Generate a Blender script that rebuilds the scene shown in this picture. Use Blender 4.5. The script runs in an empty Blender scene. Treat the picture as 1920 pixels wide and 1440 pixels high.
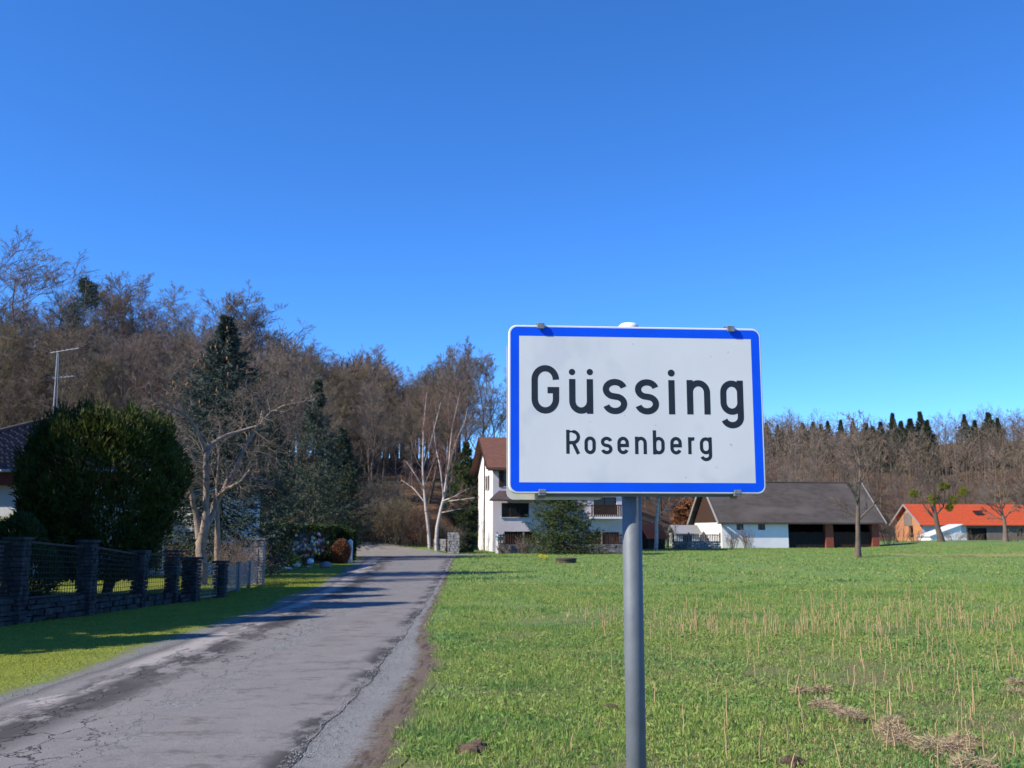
import bpy, math
import numpy as np
from mathutils import Vector, Matrix

R = math.radians
scene = bpy.context.scene
COL = scene.collection

# ------------------------------------------------------------------ camera
CAM_H = 1.6
FPX = 1867.0                      # focal length in photograph pixels (35 mm on a 36 mm frame)
PITCH = R(8.35)
cam_data = bpy.data.cameras.new('camera')
cam_data.sensor_width = 36.0
cam_data.lens = 35.0
cam_data.clip_start = 0.05
cam_data.clip_end = 3000.0
cam_data.dof.use_dof = True
cam_data.dof.focus_distance = 4.0
cam_data.dof.aperture_fstop = 9.0
cam = bpy.data.objects.new('camera', cam_data)
COL.objects.link(cam)
cam.location = (0.0, 0.0, CAM_H)
cam.rotation_euler = (math.pi / 2 + PITCH, 0.0, R(0.0))
scene.camera = cam

# ------------------------------------------------------------------ sky and sun
SUN_EL = R(37.0)
SUN_DIR = Vector((-0.906 * math.cos(SUN_EL), -0.423 * math.cos(SUN_EL), math.sin(SUN_EL)))   # towards the sun
world = bpy.data.worlds.new('World')
scene.world = world
world.use_nodes = True
wn = world.node_tree
wn.nodes.clear()
w_out = wn.nodes.new('ShaderNodeOutputWorld')
w_bg = wn.nodes.new('ShaderNodeBackground')
w_sky = wn.nodes.new('ShaderNodeTexSky')
w_sky.sky_type = 'NISHITA'
w_sky.sun_disc = False
w_sky.sun_elevation = SUN_EL
w_sky.sun_rotation = math.atan2(SUN_DIR.x, SUN_DIR.y)
w_sky.air_density = 0.72
w_sky.dust_density = 0.0
w_sky.ozone_density = 10.0
w_sky.altitude = 300.0
w_hsv = wn.nodes.new('ShaderNodeHueSaturation')
w_hsv.inputs['Saturation'].default_value = 1.1
w_hsv.inputs['Hue'].default_value = 0.503
w_hsv.inputs['Value'].default_value = 1.0
w_bg.inputs['Strength'].default_value = 0.15
wn.links.new(w_sky.outputs[0], w_hsv.inputs['Color'])
wn.links.new(w_hsv.outputs[0], w_bg.inputs['Color'])
wn.links.new(w_bg.outputs[0], w_out.inputs['Surface'])

sun_data = bpy.data.lights.new('sun', 'SUN')
sun_data.energy = 4.4
sun_data.angle = R(0.53)
sun_data.color = (1.0, 0.90, 0.74)
sun = bpy.data.objects.new('sun', sun_data)
COL.objects.link(sun)
sun.rotation_euler = SUN_DIR.to_track_quat('Z', 'Y').to_euler()
sun.location = SUN_DIR * 50

vs = scene.view_settings
vs.view_transform = 'Standard'
vs.look = 'None'
vs.exposure = 0.84
vs.gamma = 1.0
vs.use_curve_mapping = False
scene.cycles.max_bounces = 5
scene.cycles.diffuse_bounces = 2
scene.cycles.transparent_max_bounces = 6
scene.cycles.caustics_reflective = False
scene.cycles.caustics_refractive = False

# ------------------------------------------------------------------ materials
MATS = {}

def mat(name, col, col2=None, rough=0.85, scale=6.0, detail=6.0, contrast=(0.35, 0.65), bump=0.0, bump_scale=None,
        stretch=None, spec=0.3, metallic=0.0, rand=0.0, trans=0.0, coords='Object', col3=None, scale3=0.6):
    """Noise-mixed principled material."""
    if name in MATS:
        return MATS[name]
    m = bpy.data.materials.new(name)
    m.use_nodes = True
    nt = m.node_tree
    b = nt.nodes['Principled BSDF']
    b.inputs['Roughness'].default_value = rough
    b.inputs['Specular IOR Level'].default_value = spec
    b.inputs['Metallic'].default_value = metallic
    tc = nt.nodes.new('ShaderNodeTexCoord')
    mp = nt.nodes.new('ShaderNodeMapping')
    if stretch:
        mp.inputs['Scale'].default_value = stretch
    nt.links.new(tc.outputs[coords], mp.inputs[0])
    c_out = None
    if col2 is not None:
        n = nt.nodes.new('ShaderNodeTexNoise')
        n.inputs['Scale'].default_value = scale
        n.inputs['Detail'].default_value = detail
        n.inputs['Roughness'].default_value = 0.62
        nt.links.new(mp.outputs[0], n.inputs['Vector'])
        r = nt.nodes.new('ShaderNodeMapRange')
        r.inputs[1].default_value, r.inputs[2].default_value = contrast
        nt.links.new(n.outputs['Fac'], r.inputs[0])
        x = nt.nodes.new('ShaderNodeMix')
        x.data_type = 'RGBA'
        x.inputs['A'].default_value = (*col, 1)
        x.inputs['B'].default_value = (*col2, 1)
        nt.links.new(r.outputs[0], x.inputs['Factor'])
        c_out = x.outputs['Result']
        if col3 is not None:
            n3 = nt.nodes.new('ShaderNodeTexNoise')
            n3.inputs['Scale'].default_value = scale3
            n3.inputs['Detail'].default_value = 4
            nt.links.new(mp.outputs[0], n3.inputs['Vector'])
            r3 = nt.nodes.new('ShaderNodeMapRange')
            r3.inputs[1].default_value, r3.inputs[2].default_value = 0.48, 0.68
            nt.links.new(n3.outputs['Fac'], r3.inputs[0])
            x3 = nt.nodes.new('ShaderNodeMix')
            x3.data_type = 'RGBA'
            nt.links.new(r3.outputs[0], x3.inputs['Factor'])
            nt.links.new(c_out, x3.inputs['A'])
            x3.inputs['B'].default_value = (*col3, 1)
            c_out = x3.outputs['Result']
    if rand > 0:
        oi = nt.nodes.new('ShaderNodeObjectInfo')
        mr = nt.nodes.new('ShaderNodeMapRange')
        mr.inputs[3].default_value, mr.inputs[4].default_value = 1 - rand, 1 + rand
        nt.links.new(oi.outputs['Random'], mr.inputs[0])
        h = nt.nodes.new('ShaderNodeHueSaturation')
        nt.links.new(mr.outputs[0], h.inputs['Value'])
        if c_out is not None:
            nt.links.new(c_out, h.inputs['Color'])
        else:
            h.inputs['Color'].default_value = (*col, 1)
        c_out = h.outputs[0]
    if c_out is not None:
        nt.links.new(c_out, b.inputs['Base Color'])
    else:
        b.inputs['Base Color'].default_value = (*col, 1)
    if bump > 0:
        nb = nt.nodes.new('ShaderNodeTexNoise')
        nb.inputs['Scale'].default_value = bump_scale or scale * 3
        nb.inputs['Detail'].default_value = 5
        nt.links.new(mp.outputs[0], nb.inputs['Vector'])
        bp = nt.nodes.new('ShaderNodeBump')
        bp.inputs['Strength'].default_value = bump
        bp.inputs['Distance'].default_value = 0.02
        nt.links.new(nb.outputs['Fac'], bp.inputs['Height'])
        nt.links.new(bp.outputs[0], b.inputs['Normal'])
    if trans > 0:
        t = nt.nodes.new('ShaderNodeBsdfTranslucent')
        if c_out is not None:
            nt.links.new(c_out, t.inputs['Color'])
        else:
            t.inputs['Color'].default_value = (*col, 1)
        ms = nt.nodes.new('ShaderNodeMixShader')
        ms.inputs[0].default_value = trans
        nt.links.new(b.outputs[0], ms.inputs[1])
        nt.links.new(t.outputs[0], ms.inputs[2])
        nt.links.new(ms.outputs[0], nt.nodes['Material Output'].inputs['Surface'])
    MATS[name] = m
    return m

M_GALV = mat('galvanised_steel', (0.140, 0.158, 0.178), (0.112, 0.128, 0.146), rough=0.6, scale=9, metallic=0.15, spec=0.4, bump=0.05, bump_scale=60)
M_SIGNW = mat('sign_white', (0.64, 0.655, 0.65), (0.57, 0.59, 0.60), rough=0.45, scale=2.2, contrast=(0.42, 0.75), spec=0.35)
def add_specks(m, col, sc, thr, amt):
    nt = m.node_tree; N, L = nt.nodes, nt.links
    b = N['Principled BSDF']; src = b.inputs['Base Color'].links[0].from_socket
    tc = N.new('ShaderNodeTexCoord')
    n = N.new('ShaderNodeTexNoise'); n.inputs['Scale'].default_value = sc; n.inputs['Detail'].default_value = 3
    L.new(tc.outputs['Object'], n.inputs['Vector'])
    r = N.new('ShaderNodeMapRange'); r.inputs[1].default_value, r.inputs[2].default_value, r.inputs[4].default_value = thr, thr + 0.06, amt
    L.new(n.outputs['Fac'], r.inputs[0])
    x = N.new('ShaderNodeMix'); x.data_type = 'RGBA'
    L.new(r.outputs[0], x.inputs['Factor']); L.new(src, x.inputs['A']); x.inputs['B'].default_value = (*col, 1)
    L.new(x.outputs['Result'], b.inputs['Base Color'])
add_specks(M_SIGNW, (0.22, 0.25, 0.29), 34.0, 0.70, 0.75)
add_specks(M_SIGNW, (0.42, 0.46, 0.52), 3.2, 0.56, 0.30)
M_BLUE = mat('sign_blue', (0.002, 0.088, 0.80), (0.002, 0.078, 0.70), rough=0.6, scale=7, spec=0.12)
M_INK = mat('sign_black', (0.012, 0.017, 0.026), (0.016, 0.024, 0.036), rough=0.55, scale=20, spec=0.3)
M_CLIP = mat('clip_steel', (0.30, 0.30, 0.29), (0.18, 0.175, 0.165), rough=0.5, scale=60, metallic=0.5)
M_CREAM = mat('aged_aluminium', (0.60, 0.60, 0.55), (0.48, 0.48, 0.42), rough=0.55, scale=8, metallic=0.1)
M_CAP = mat('cap_plastic', (0.78, 0.80, 0.82), (0.66, 0.68, 0.70), rough=0.5, scale=30)
M_WHITE = mat('white_render', (0.80, 0.79, 0.80), (0.72, 0.71, 0.73), rough=0.95, scale=0.8, bump=0.15, bump_scale=40)
M_PINKW = mat('pinkish_render', (0.62, 0.56, 0.58), (0.54, 0.48, 0.51), rough=0.95, scale=0.7, bump=0.15, bump_scale=40)
M_GREYW = mat('grey_render', (0.55, 0.56, 0.58), (0.48, 0.49, 0.52), rough=0.95, scale=0.8, bump=0.1, bump_scale=40)
M_ROOF_RB = mat('red_brown_roof', (0.155, 0.068, 0.048), (0.11, 0.05, 0.038), rough=0.9, scale=2.2, stretch=(1, 1, 4), bump=0.4, bump_scale=12)
M_ROOF_GR = mat('weathered_grey_roof', (0.074, 0.064, 0.060), (0.050, 0.043, 0.041), rough=0.95, scale=1.4, stretch=(1, 1, 3), bump=0.4, bump_scale=14, col3=(0.092, 0.080, 0.074), scale3=0.25)
M_ROOF_OR = mat('orange_tile_roof', (0.52, 0.085, 0.030), (0.40, 0.065, 0.026), rough=0.85, scale=2.5, stretch=(1, 1, 4), bump=0.4, bump_scale=10)
M_ROOF_DK = mat('dark_pantiles', (0.085, 0.066, 0.066), (0.055, 0.043, 0.045), rough=0.7, scale=3.0, bump=0.2, bump_scale=30)
M_WOOD_DK = mat('dark_boards', (0.055, 0.028, 0.02), (0.03, 0.016, 0.012), rough=0.9, scale=4, stretch=(6, 6, 0.5), bump=0.3)
M_WOOD_BLK = mat('black_boards', (0.022, 0.018, 0.016), (0.012, 0.010, 0.010), rough=0.9, scale=4, stretch=(6, 6, 0.5))
M_WOOD_GR = mat('grey_boards', (0.20, 0.165, 0.145), (0.13, 0.105, 0.095), rough=0.95, scale=3, stretch=(5, 5, 0.4), bump=0.3)
M_WOOD_OR = mat('orange_brown_wood', (0.36, 0.15, 0.07), (0.27, 0.11, 0.05), rough=0.8, scale=5, stretch=(6, 6, 0.6))
M_WOOD_RD = mat('red_brown_wood', (0.15, 0.045, 0.04), (0.10, 0.03, 0.028), rough=0.8, scale=5, stretch=(6, 6, 0.6))
M_BRICK = mat('brick_red', (0.30, 0.085, 0.05), (0.22, 0.065, 0.042), rough=0.95, scale=5, bump=0.4, bump_scale=14)
M_BRICK_OR = mat('brick_orange', (0.48, 0.22, 0.11), (0.36, 0.15, 0.075), rough=0.95, scale=4, bump=0.4, bump_scale=14)
M_GLASS = mat('dark_glass', (0.012, 0.014, 0.017), rough=0.12, spec=0.35)
M_DARK = mat('dark_interior', (0.015, 0.013, 0.013), rough=0.95)
M_STONE = mat('field_stone', (0.26, 0.245, 0.25), (0.15, 0.14, 0.145), rough=0.95, scale=7, bump=0.5, bump_scale=24, rand=0.15, col3=(0.33, 0.30, 0.28), scale3=3.0)
M_STONE_SHADE = mat('shade_darkened_stone', (0.045, 0.043, 0.046), (0.022, 0.021, 0.023), rough=0.95, scale=9, bump=0.5, bump_scale=24, col3=(0.07, 0.066, 0.066), scale3=5.0)  # fence stone with the deep shade put into its colour
M_STONE_W = mat('pale_stone', (0.62, 0.62, 0.60), (0.48, 0.48, 0.46), rough=0.8, scale=8, bump=0.3)
M_CONC = mat('concrete', (0.22, 0.21, 0.195), (0.15, 0.14, 0.13), rough=0.95, scale=6, bump=0.3)
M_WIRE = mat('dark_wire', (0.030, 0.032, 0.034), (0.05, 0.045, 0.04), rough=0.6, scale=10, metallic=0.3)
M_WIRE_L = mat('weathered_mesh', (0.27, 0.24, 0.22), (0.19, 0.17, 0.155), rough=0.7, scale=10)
M_METAL_L = mat('light_metal', (0.42, 0.42, 0.42), (0.33, 0.33, 0.33), rough=0.45, metallic=0.4, scale=8)
M_BARK = mat('bark_grey_brown', (0.150, 0.115, 0.090), (0.080, 0.062, 0.050), rough=0.95, scale=5, stretch=(3, 3, 0.6), rand=0.25, bump=0.3)
M_BARK_L = mat('bark_pale', (0.30, 0.235, 0.195), (0.12, 0.095, 0.08), rough=0.95, scale=6, stretch=(2, 2, 0.8), bump=0.4, contrast=(0.4, 0.7))
M_BIRCH = mat('birch_bark', (0.40, 0.345, 0.315), (0.07, 0.06, 0.055), rough=0.8, scale=3.0, stretch=(0.6, 0.6, 2.5), contrast=(0.56, 0.66), rand=0.05)
M_BIRCH_LIMB = mat('birch_limb_bark', (0.26, 0.195, 0.165), (0.14, 0.10, 0.085), rough=0.85, scale=5)
M_TWIG = [mat('twig_brown', (0.200, 0.160, 0.128), (0.128, 0.102, 0.082), rough=0.95, scale=1.5, rand=0.22),
          mat('twig_grey', (0.220, 0.180, 0.156), (0.140, 0.115, 0.100), rough=0.95, scale=1.5, rand=0.22),
          mat('twig_red', (0.205, 0.150, 0.128), (0.130, 0.096, 0.082), rough=0.95, scale=1.5, rand=0.2),
          mat('twig_olive', (0.200, 0.158, 0.095), (0.125, 0.100, 0.062), rough=0.95, scale=1.5, rand=0.2)]
M_TWIG_BIRCH = mat('twig_birch', (0.20, 0.105, 0.09), (0.13, 0.07, 0.06), rough=0.95, scale=1.5)
M_TWIG_PALE = mat('twig_pale', (0.175, 0.142, 0.122), (0.10, 0.08, 0.07), rough=0.95, scale=2.0)
M_FAR = mat('far_wood_twigs', (0.158, 0.120, 0.094), (0.110, 0.085, 0.066), rough=0.95, scale=0.12, col3=(0.118, 0.096, 0.064), scale3=0.05, coords='Object')
M_SPRUCE_B = mat('blue_spruce_needles', (0.070, 0.100, 0.084), (0.032, 0.050, 0.042), rough=0.75, scale=3, trans=0.1)
M_SPRUCE_G = mat('green_spruce_needles', (0.070, 0.098, 0.030), (0.036, 0.056, 0.020), rough=0.75, scale=3, trans=0.12)
M_SPRUCE_D = mat('dark_spruce_needles', (0.062, 0.080, 0.048), (0.034, 0.048, 0.029), rough=0.8, scale=3, rand=0.2, trans=0.08)
M_PINE = mat('pine_needles', (0.085, 0.108, 0.078), (0.050, 0.066, 0.046), rough=0.8, scale=2, trans=0.1)
M_YEW = mat('yew_needles', (0.062, 0.086, 0.010), (0.022, 0.034, 0.006), rough=0.7, scale=3, trans=0.15)
M_HEDGE = mat('hedge_leaves', (0.040, 0.070, 0.014), (0.018, 0.036, 0.008), rough=0.7, scale=4, trans=0.12)
M_BEECH = mat('dry_beech_leaves', (0.24, 0.105, 0.055), (0.15, 0.065, 0.036), rough=0.85, scale=4, trans=0.2)
M_MISTLE = mat('mistletoe_leaves', (0.190, 0.205, 0.022), (0.115, 0.130, 0.014), rough=0.8, scale=4, trans=0.2)
M_CONE = mat('spruce_cones', (0.34, 0.17, 0.08), (0.24, 0.11, 0.05), rough=0.8, scale=10)
M_STRAW = mat('straw', (0.52, 0.385, 0.20), (0.40, 0.28, 0.145), rough=0.85, scale=4, trans=0.15, rand=0.2)
M_TUFT = mat('matted_dead_grass', (0.43, 0.335, 0.22), (0.29, 0.215, 0.14), rough=0.95, scale=9, trans=0.1)
M_GRASS = mat('grass_blades', (0.175, 0.300, 0.062), (0.305, 0.375, 0.100), rough=0.6, scale=2.2, contrast=(0.3, 0.7), spec=0.25, trans=0.4, col3=(0.130, 0.262, 0.072), scale3=0.45)
M_GRASS_Y = mat('grass_blades_dry', (0.40, 0.33, 0.15), (0.44, 0.33, 0.19), rough=0.7, scale=2, trans=0.2)
M_LAWN = mat('lawn_blades', (0.260, 0.285, 0.045), (0.180, 0.225, 0.035), rough=0.65, scale=1.3, trans=0.25)
M_GRAVEL = mat('gravel_stones', (0.28, 0.285, 0.285), (0.14, 0.142, 0.142), rough=0.9, scale=14, contrast=(0.3, 0.7))
M_SOIL = mat('soil_clods', (0.125, 0.085, 0.058), (0.075, 0.05, 0.035), rough=1.0, scale=20, bump=0.5)

# ------------------------------------------------------------------ geometry helpers

def at(px, py, d):
    """World point at forward distance d seen at photograph pixel (px, py)."""
    u, v = (px - 960) / FPX, (720 - py) / FPX
    dy = math.cos(PITCH) - math.sin(PITCH) * v
    dz = math.sin(PITCH) + math.cos(PITCH) * v
    return np.array([u * d / dy, d, CAM_H + dz * d / dy])

def sstep(a, b, x):
    t = np.clip((x - a) / (b - a), 0, 1)
    return t * t * (3 - 2 * t)

def ground_z(x, y):
    x = np.asarray(x, float)
    y = np.asarray(y, float)
    t = x / np.maximum(y, 5.0)
    y0l = 66 + 22 * sstep(-0.075, -0.02, t)
    s = np.maximum(0, y - y0l)
    hl = 0.235 * s * s / (s + 8)
    cap = 16.5 + 6 * np.clip(-t - 0.1, 0, 0.6)
    hl = cap * (1 - np.exp(-hl / cap * 1.25)) * 1.0
    y0r = 112 + 55 * sstep(0.27, 0.42, t)
    s = np.maximum(0, y - y0r)
    slope = 0.125 + 0.05 * sstep(0.27, 0.5, t)
    hr = slope * s * s / (s + 14)
    capr = 30 + 4 * sstep(0.25, 0.5, t)
    hr = np.minimum(hr, capr + 0.01 * s)
    w = sstep(0.03, 0.20, t)
    h = (1 - w) * hl + w * hr
    # gentle relief of the meadow, none on the road side
    f = sstep(1.0, 9.0, x) * sstep(9, 26, y) * (1 - sstep(60, 80, y))
    h = h + f * (0.10 * np.sin(x * 0.33 + 1.0) * np.sin(y * 0.21) + 0.05 * np.sin(x * 0.9 + y * 0.5))
    rise = sstep(0.33, 0.42, t) * sstep(75, 100, y) * (1 - sstep(115, 140, y))
    return h + 0.45 * rise

def gz(x, y):
    return float(ground_z(x, y))

def mesh_np(name, V, F, material=None, parent=None, smooth=False):
    V = np.ascontiguousarray(V, dtype=np.float32).reshape(-1, 3)
    me = bpy.data.meshes.new(name)
    me.vertices.add(len(V))
    me.vertices.foreach_set('co', V.ravel())
    if not isinstance(F, (list, tuple)):
        F = [F]
    F = [np.asarray(f, dtype=np.int32) for f in F if len(f)]
    nl = sum(f.size for f in F)
    npoly = sum(len(f) for f in F)
    me.loops.add(nl)
    me.polygons.add(npoly)
    me.loops.foreach_set('vertex_index', np.concatenate([f.ravel() for f in F]))
    starts, tot = [], 0
    for f in F:
        k = f.shape[1]
        starts.append(tot + np.arange(len(f)) * k)
        tot += f.size
    me.polygons.foreach_set('loop_start', np.concatenate(starts).astype(np.int32))
    if smooth:
        me.polygons.foreach_set('use_smooth', np.ones(npoly, dtype=bool))
    me.update(calc_edges=True)
    if material is not None:
        for m in (material if isinstance(material, (list, tuple)) else [material]):
            me.materials.append(m)
    if name is None:
        return me
    o = bpy.data.objects.new(name, me)
    COL.objects.link(o)
    if parent is not None:
        o.parent = parent
    return o

class MB:
    """Collects small shapes into ONE mesh."""
    def __init__(self):
        self.v, self.f = [], []
    def add(self, vs, fs):
        b = len(self.v)
        self.v += [tuple(map(float, p)) for p in vs]
        self.f += [tuple(i + b for i in f) for f in fs]
        return self
    def box(self, x0, x1, y0, y1, z0, z1, jit=0.0, rng=None):
        vs = [(x, y, z) for z in (z0, z1) for y in (y0, y1) for x in (x0, x1)]
        if jit:
            vs = [tuple(c + rng.uniform(-jit, jit) for c in p) for p in vs]
        return self.add(vs, [(0, 2, 3, 1), (4, 5, 7, 6), (0, 1, 5, 4), (1, 3, 7, 5), (3, 2, 6, 7), (2, 0, 4, 6)])
    def bar(self, p, q, w, h=None, up=(0, 0, 1)):
        h = h or w
        p, q = Vector(p), Vector(q)
        d = (q - p).normalized()
        u = Vector(up)
        if abs(d.dot(u)) > 0.98:
            u = Vector((0, 1, 0))
        s = d.cross(u).normalized()
        t = s.cross(d).normalized()
        vs = []
        for c in (p, q):
            for a, b in ((-1, -1), (1, -1), (1, 1), (-1, 1)):
                vs.append(c + s * (a * w / 2) + t * (b * h / 2))
        return self.add(vs, [(0, 1, 2, 3), (7, 6, 5, 4), (0, 4, 5, 1), (1, 5, 6, 2), (2, 6, 7, 3), (3, 7, 4, 0)])
    def tube(self, pts, rad, sides=10, cap=True):
        V, F = tubes(np.array(pts, float)[None], np.array(rad, float)[None], sides)
        b = len(self.v)
        self.v += [tuple(p) for p in V.tolist()]
        self.f += [tuple(int(i) + b for i in f) for f in F]
        if cap:
            n = len(pts)
            self.f.append(tuple(b + i for i in range(sides))[::-1])
            self.f.append(tuple(b + (n - 1) * sides + i for i in range(sides)))
        return self
    def lathe(self, prof, sides=20, c=(0, 0, 0)):
        vs = []
        for r, z in prof:
            for i in range(sides):
                a = 2 * math.pi * i / sides
                vs.append((c[0] + r * math.cos(a), c[1] + r * math.sin(a), c[2] + z))
        fs = []
        for k in range(len(prof) - 1):
            for i in range(sides):
                j = (i + 1) % sides
                fs.append((k * sides + i, k * sides + j, (k + 1) * sides + j, (k + 1) * sides + i))
        fs.append(tuple(range(sides))[::-1])
        fs.append(tuple((len(prof) - 1) * sides + i for i in range(sides)))
        return self.add(vs, fs)
    def build(self, name, material, parent=None, smooth=False, bevel=0.0):
        me = bpy.data.meshes.new(name)
        me.from_pydata(self.v, [], self.f)
        me.update()
        if smooth:
            me.polygons.foreach_set('use_smooth', np.ones(len(me.polygons), dtype=bool))
        for m in (material if isinstance(material, (list, tuple)) else [material]):
            me.materials.append(m)
        o = bpy.data.objects.new(name, me)
        COL.objects.link(o)
        if parent is not None:
            o.parent = parent
        if bevel:
            b = o.modifiers.new('bevel', 'BEVEL')
            b.width = bevel
            b.segments = 2
            b.limit_method = 'ANGLE'
        return o

def tubes(P, Rr, sides=3):
    """Batch of tubes: P (n,k,3) polylines, Rr (n,k) radii."""
    n, k, _ = P.shape
    T = np.empty_like(P)
    T[:, 1:-1] = P[:, 2:] - P[:, :-2]
    T[:, 0] = P[:, 1] - P[:, 0]
    T[:, -1] = P[:, -1] - P[:, -2]
    T /= np.linalg.norm(T, axis=2, keepdims=True) + 1e-9
    m = P[:, -1] - P[:, 0]
    ref = np.where(np.abs(m[:, 2:3]) > 0.9 * np.linalg.norm(m, axis=1, keepdims=True), np.array([[1.0, 0.13, 0]]), np.array([[0.05, 0, 1.0]]))
    A = np.cross(T, ref[:, None, :])
    A /= np.linalg.norm(A, axis=2, keepdims=True) + 1e-9
    B = np.cross(T, A)
    ang = 2 * np.pi * np.arange(sides) / sides
    V = P[:, :, None, :] + Rr[:, :, None, None] * (A[:, :, None, :] * np.cos(ang)[None, None, :, None] + B[:, :, None, :] * np.sin(ang)[None, None, :, None])
    base = (np.arange(n) * k * sides)[:, None, None] + (np.arange(k - 1) * sides)[None, :, None]
    i = np.arange(sides)[None, None, :]
    j = (i + 1) % sides
    F = np.stack([base + i, base + j, base + sides + j, base + sides + i], axis=-1).reshape(-1, 4)
    return V.reshape(-1, 3), F

def unit(a):
    return a / (np.linalg.norm(a, axis=-1, keepdims=True) + 1e-9)

def leaves(C, D, rng, length, width, flat=None):
    """Rhombic leaves at C pointing along D. length/width arrays or scalars."""
    n = len(C)
    D = unit(D)
    ref = rng.normal(size=(n, 3)) if flat is None else np.tile(np.array(flat, float), (n, 1)) + rng.normal(size=(n, 3)) * 0.35
    S = unit(np.cross(D, ref))
    L = np.broadcast_to(np.asarray(length, float), (n,))[:, None]
    W = np.broadcast_to(np.asarray(width, float), (n,))[:, None]
    V = np.stack([C, C + D * L * 0.45 + S * W / 2, C + D * L, C + D * L * 0.45 - S * W / 2], axis=1).reshape(-1, 3)
    F = np.arange(n * 4).reshape(n, 4)
    return V, F

def join(parts):
    Vs, Fs, b = [], [], 0
    for V, F in parts:
        if len(V) == 0:
            continue
        Vs.append(V)
        Fs.append(np.asarray(F) + b)
        b += len(V)
    ks = sorted({f.shape[1] for f in Fs})
    return np.concatenate(Vs), [np.concatenate([f for f in Fs if f.shape[1] == k]) for k in ks]

def tag(o, label=None, category=None, group=None, kind=None):
    if label: o['label'] = label
    if category: o['category'] = category
    if group: o['group'] = group
    if kind: o['kind'] = kind
    return o

def empty(name, loc=(0, 0, 0), rz=0.0):
    o = bpy.data.objects.new(name, None)
    COL.objects.link(o)
    o.location = loc
    o.rotation_euler = (0, 0, rz)
    o.empty_display_size = 0.2
    return o

def copy_thing(root):
    r = root.copy()
    COL.objects.link(r)
    for ch in list(root.children):
        c = ch.copy()
        COL.objects.link(c)
        c.parent = r
        for g in list(ch.children):
            d = g.copy()
            COL.objects.link(d)
            d.parent = c
    return r

# ------------------------------------------------------------------ ground
def attr_float(me, name, vals):
    a = me.attributes.new(name, 'FLOAT', 'POINT')
    a.data.foreach_set('value', np.ascontiguousarray(vals, dtype=np.float32))

gx = np.concatenate([np.linspace(-420, -60, 37), np.arange(-58, -24, 2.0), np.arange(-24, 30, 0.75), np.arange(30, 90, 2.0), np.linspace(92, 520, 48)])
gy = np.concatenate([np.linspace(-60, -4, 10), np.arange(-2, 60, 0.75), np.arange(60, 180, 1.5), np.arange(180, 400, 5), np.linspace(410, 1500, 20)])
GX, GY = np.meshgrid(gx, gy)
GZ = ground_z(GX, GY)
nx, ny = len(gx), len(gy)
idx = np.arange(nx * ny).reshape(ny, nx)
quads = np.stack([idx[:-1, :-1], idx[:-1, 1:], idx[1:, 1:], idx[1:, :-1]], axis=-1).reshape(-1, 4)

def ground_material():
    m = bpy.data.materials.new('meadow_and_leaf_litter')
    m.use_nodes = True
    nt = m.node_tree
    b = nt.nodes['Principled BSDF']
    b.inputs['Roughness'].default_value = 1.0
    b.inputs['Specular IOR Level'].default_value = 0.1
    geo = nt.nodes.new('ShaderNodeNewGeometry')
    def noise(scale, detail=5, rough=0.6, vec=None):
        n = nt.nodes.new('ShaderNodeTexNoise')
        n.inputs['Scale'].default_value = scale
        n.inputs['Detail'].default_value = detail
        n.inputs['Roughness'].default_value = rough
        nt.links.new(vec or geo.outputs['Position'], n.inputs['Vector'])
        return n.outputs['Fac']
    def rng_(v, a, c):
        r = nt.nodes.new('ShaderNodeMapRange')
        r.inputs[1].default_value, r.inputs[2].default_value = a, c
        nt.links.new(v, r.inputs[0])
        return r.outputs[0]
    def mix(f, a, c):
        x = nt.nodes.new('ShaderNodeMix')
        x.data_type = 'RGBA'
        nt.links.new(f, x.inputs['Factor'])
        for s, q in (('A', a), ('B', c)):
            if isinstance(q, tuple):
                x.inputs[s].default_value = (*q, 1)
            else:
                nt.links.new(q, x.inputs[s])
        return x.outputs['Result']
    def attr(n):
        a = nt.nodes.new('ShaderNodeAttribute')
        a.attribute_name = n
        return a.outputs['Fac']
    mp = nt.nodes.new('ShaderNodeMapping')
    mp.inputs['Scale'].default_value = (1, 0.35, 1)
    nt.links.new(geo.outputs['Position'], mp.inputs[0])
    c = mix(rng_(noise(3.5), 0.35, 0.65), (0.105, 0.195, 0.058), (0.150, 0.225, 0.070))
    c = mix(rng_(noise(0.30), 0.46, 0.70), c, (0.165, 0.205, 0.065))
    c = mix(rng_(noise(1.1, 6, 0.7), 0.60, 0.72), c, (0.165, 0.135, 0.062))
    c = mix(rng_(noise(9.0, 4, 0.7, mp.outputs[0]), 0.66, 0.72), c, (0.30, 0.25, 0.12))
    lawn = mix(rng_(noise(1.7), 0.4, 0.65), (0.200, 0.225, 0.034), (0.145, 0.185, 0.030))
    c = mix(attr('lawn'), c, lawn)
    soil = mix(rng_(noise(2.4, 7, 0.7), 0.44, 0.58), (0.125, 0.150, 0.050), (0.165, 0.118, 0.074))
    c = mix(attr('near'), c, soil)
    straw = mix(rng_(noise(1.6), 0.4, 0.6), (0.33, 0.27, 0.13), (0.20, 0.19, 0.07))
    c = mix(attr('strawy'), c, straw)
    lit = mix(rng_(noise(0.9), 0.35, 0.65), (0.135, 0.080, 0.046), (0.075, 0.048, 0.030))
    c = mix(attr('litter'), c, lit)
    nt.links.new(c, b.inputs['Base Color'])
    bp = nt.nodes.new('ShaderNodeBump')
    bp.inputs['Strength'].default_value = 0.8
    bp.inputs['Distance'].default_value = 0.06
    nt.links.new(noise(14.0, 4), bp.inputs['Height'])
    nt.links.new(bp.outputs[0], b.inputs['Normal'])
    return m

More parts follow.
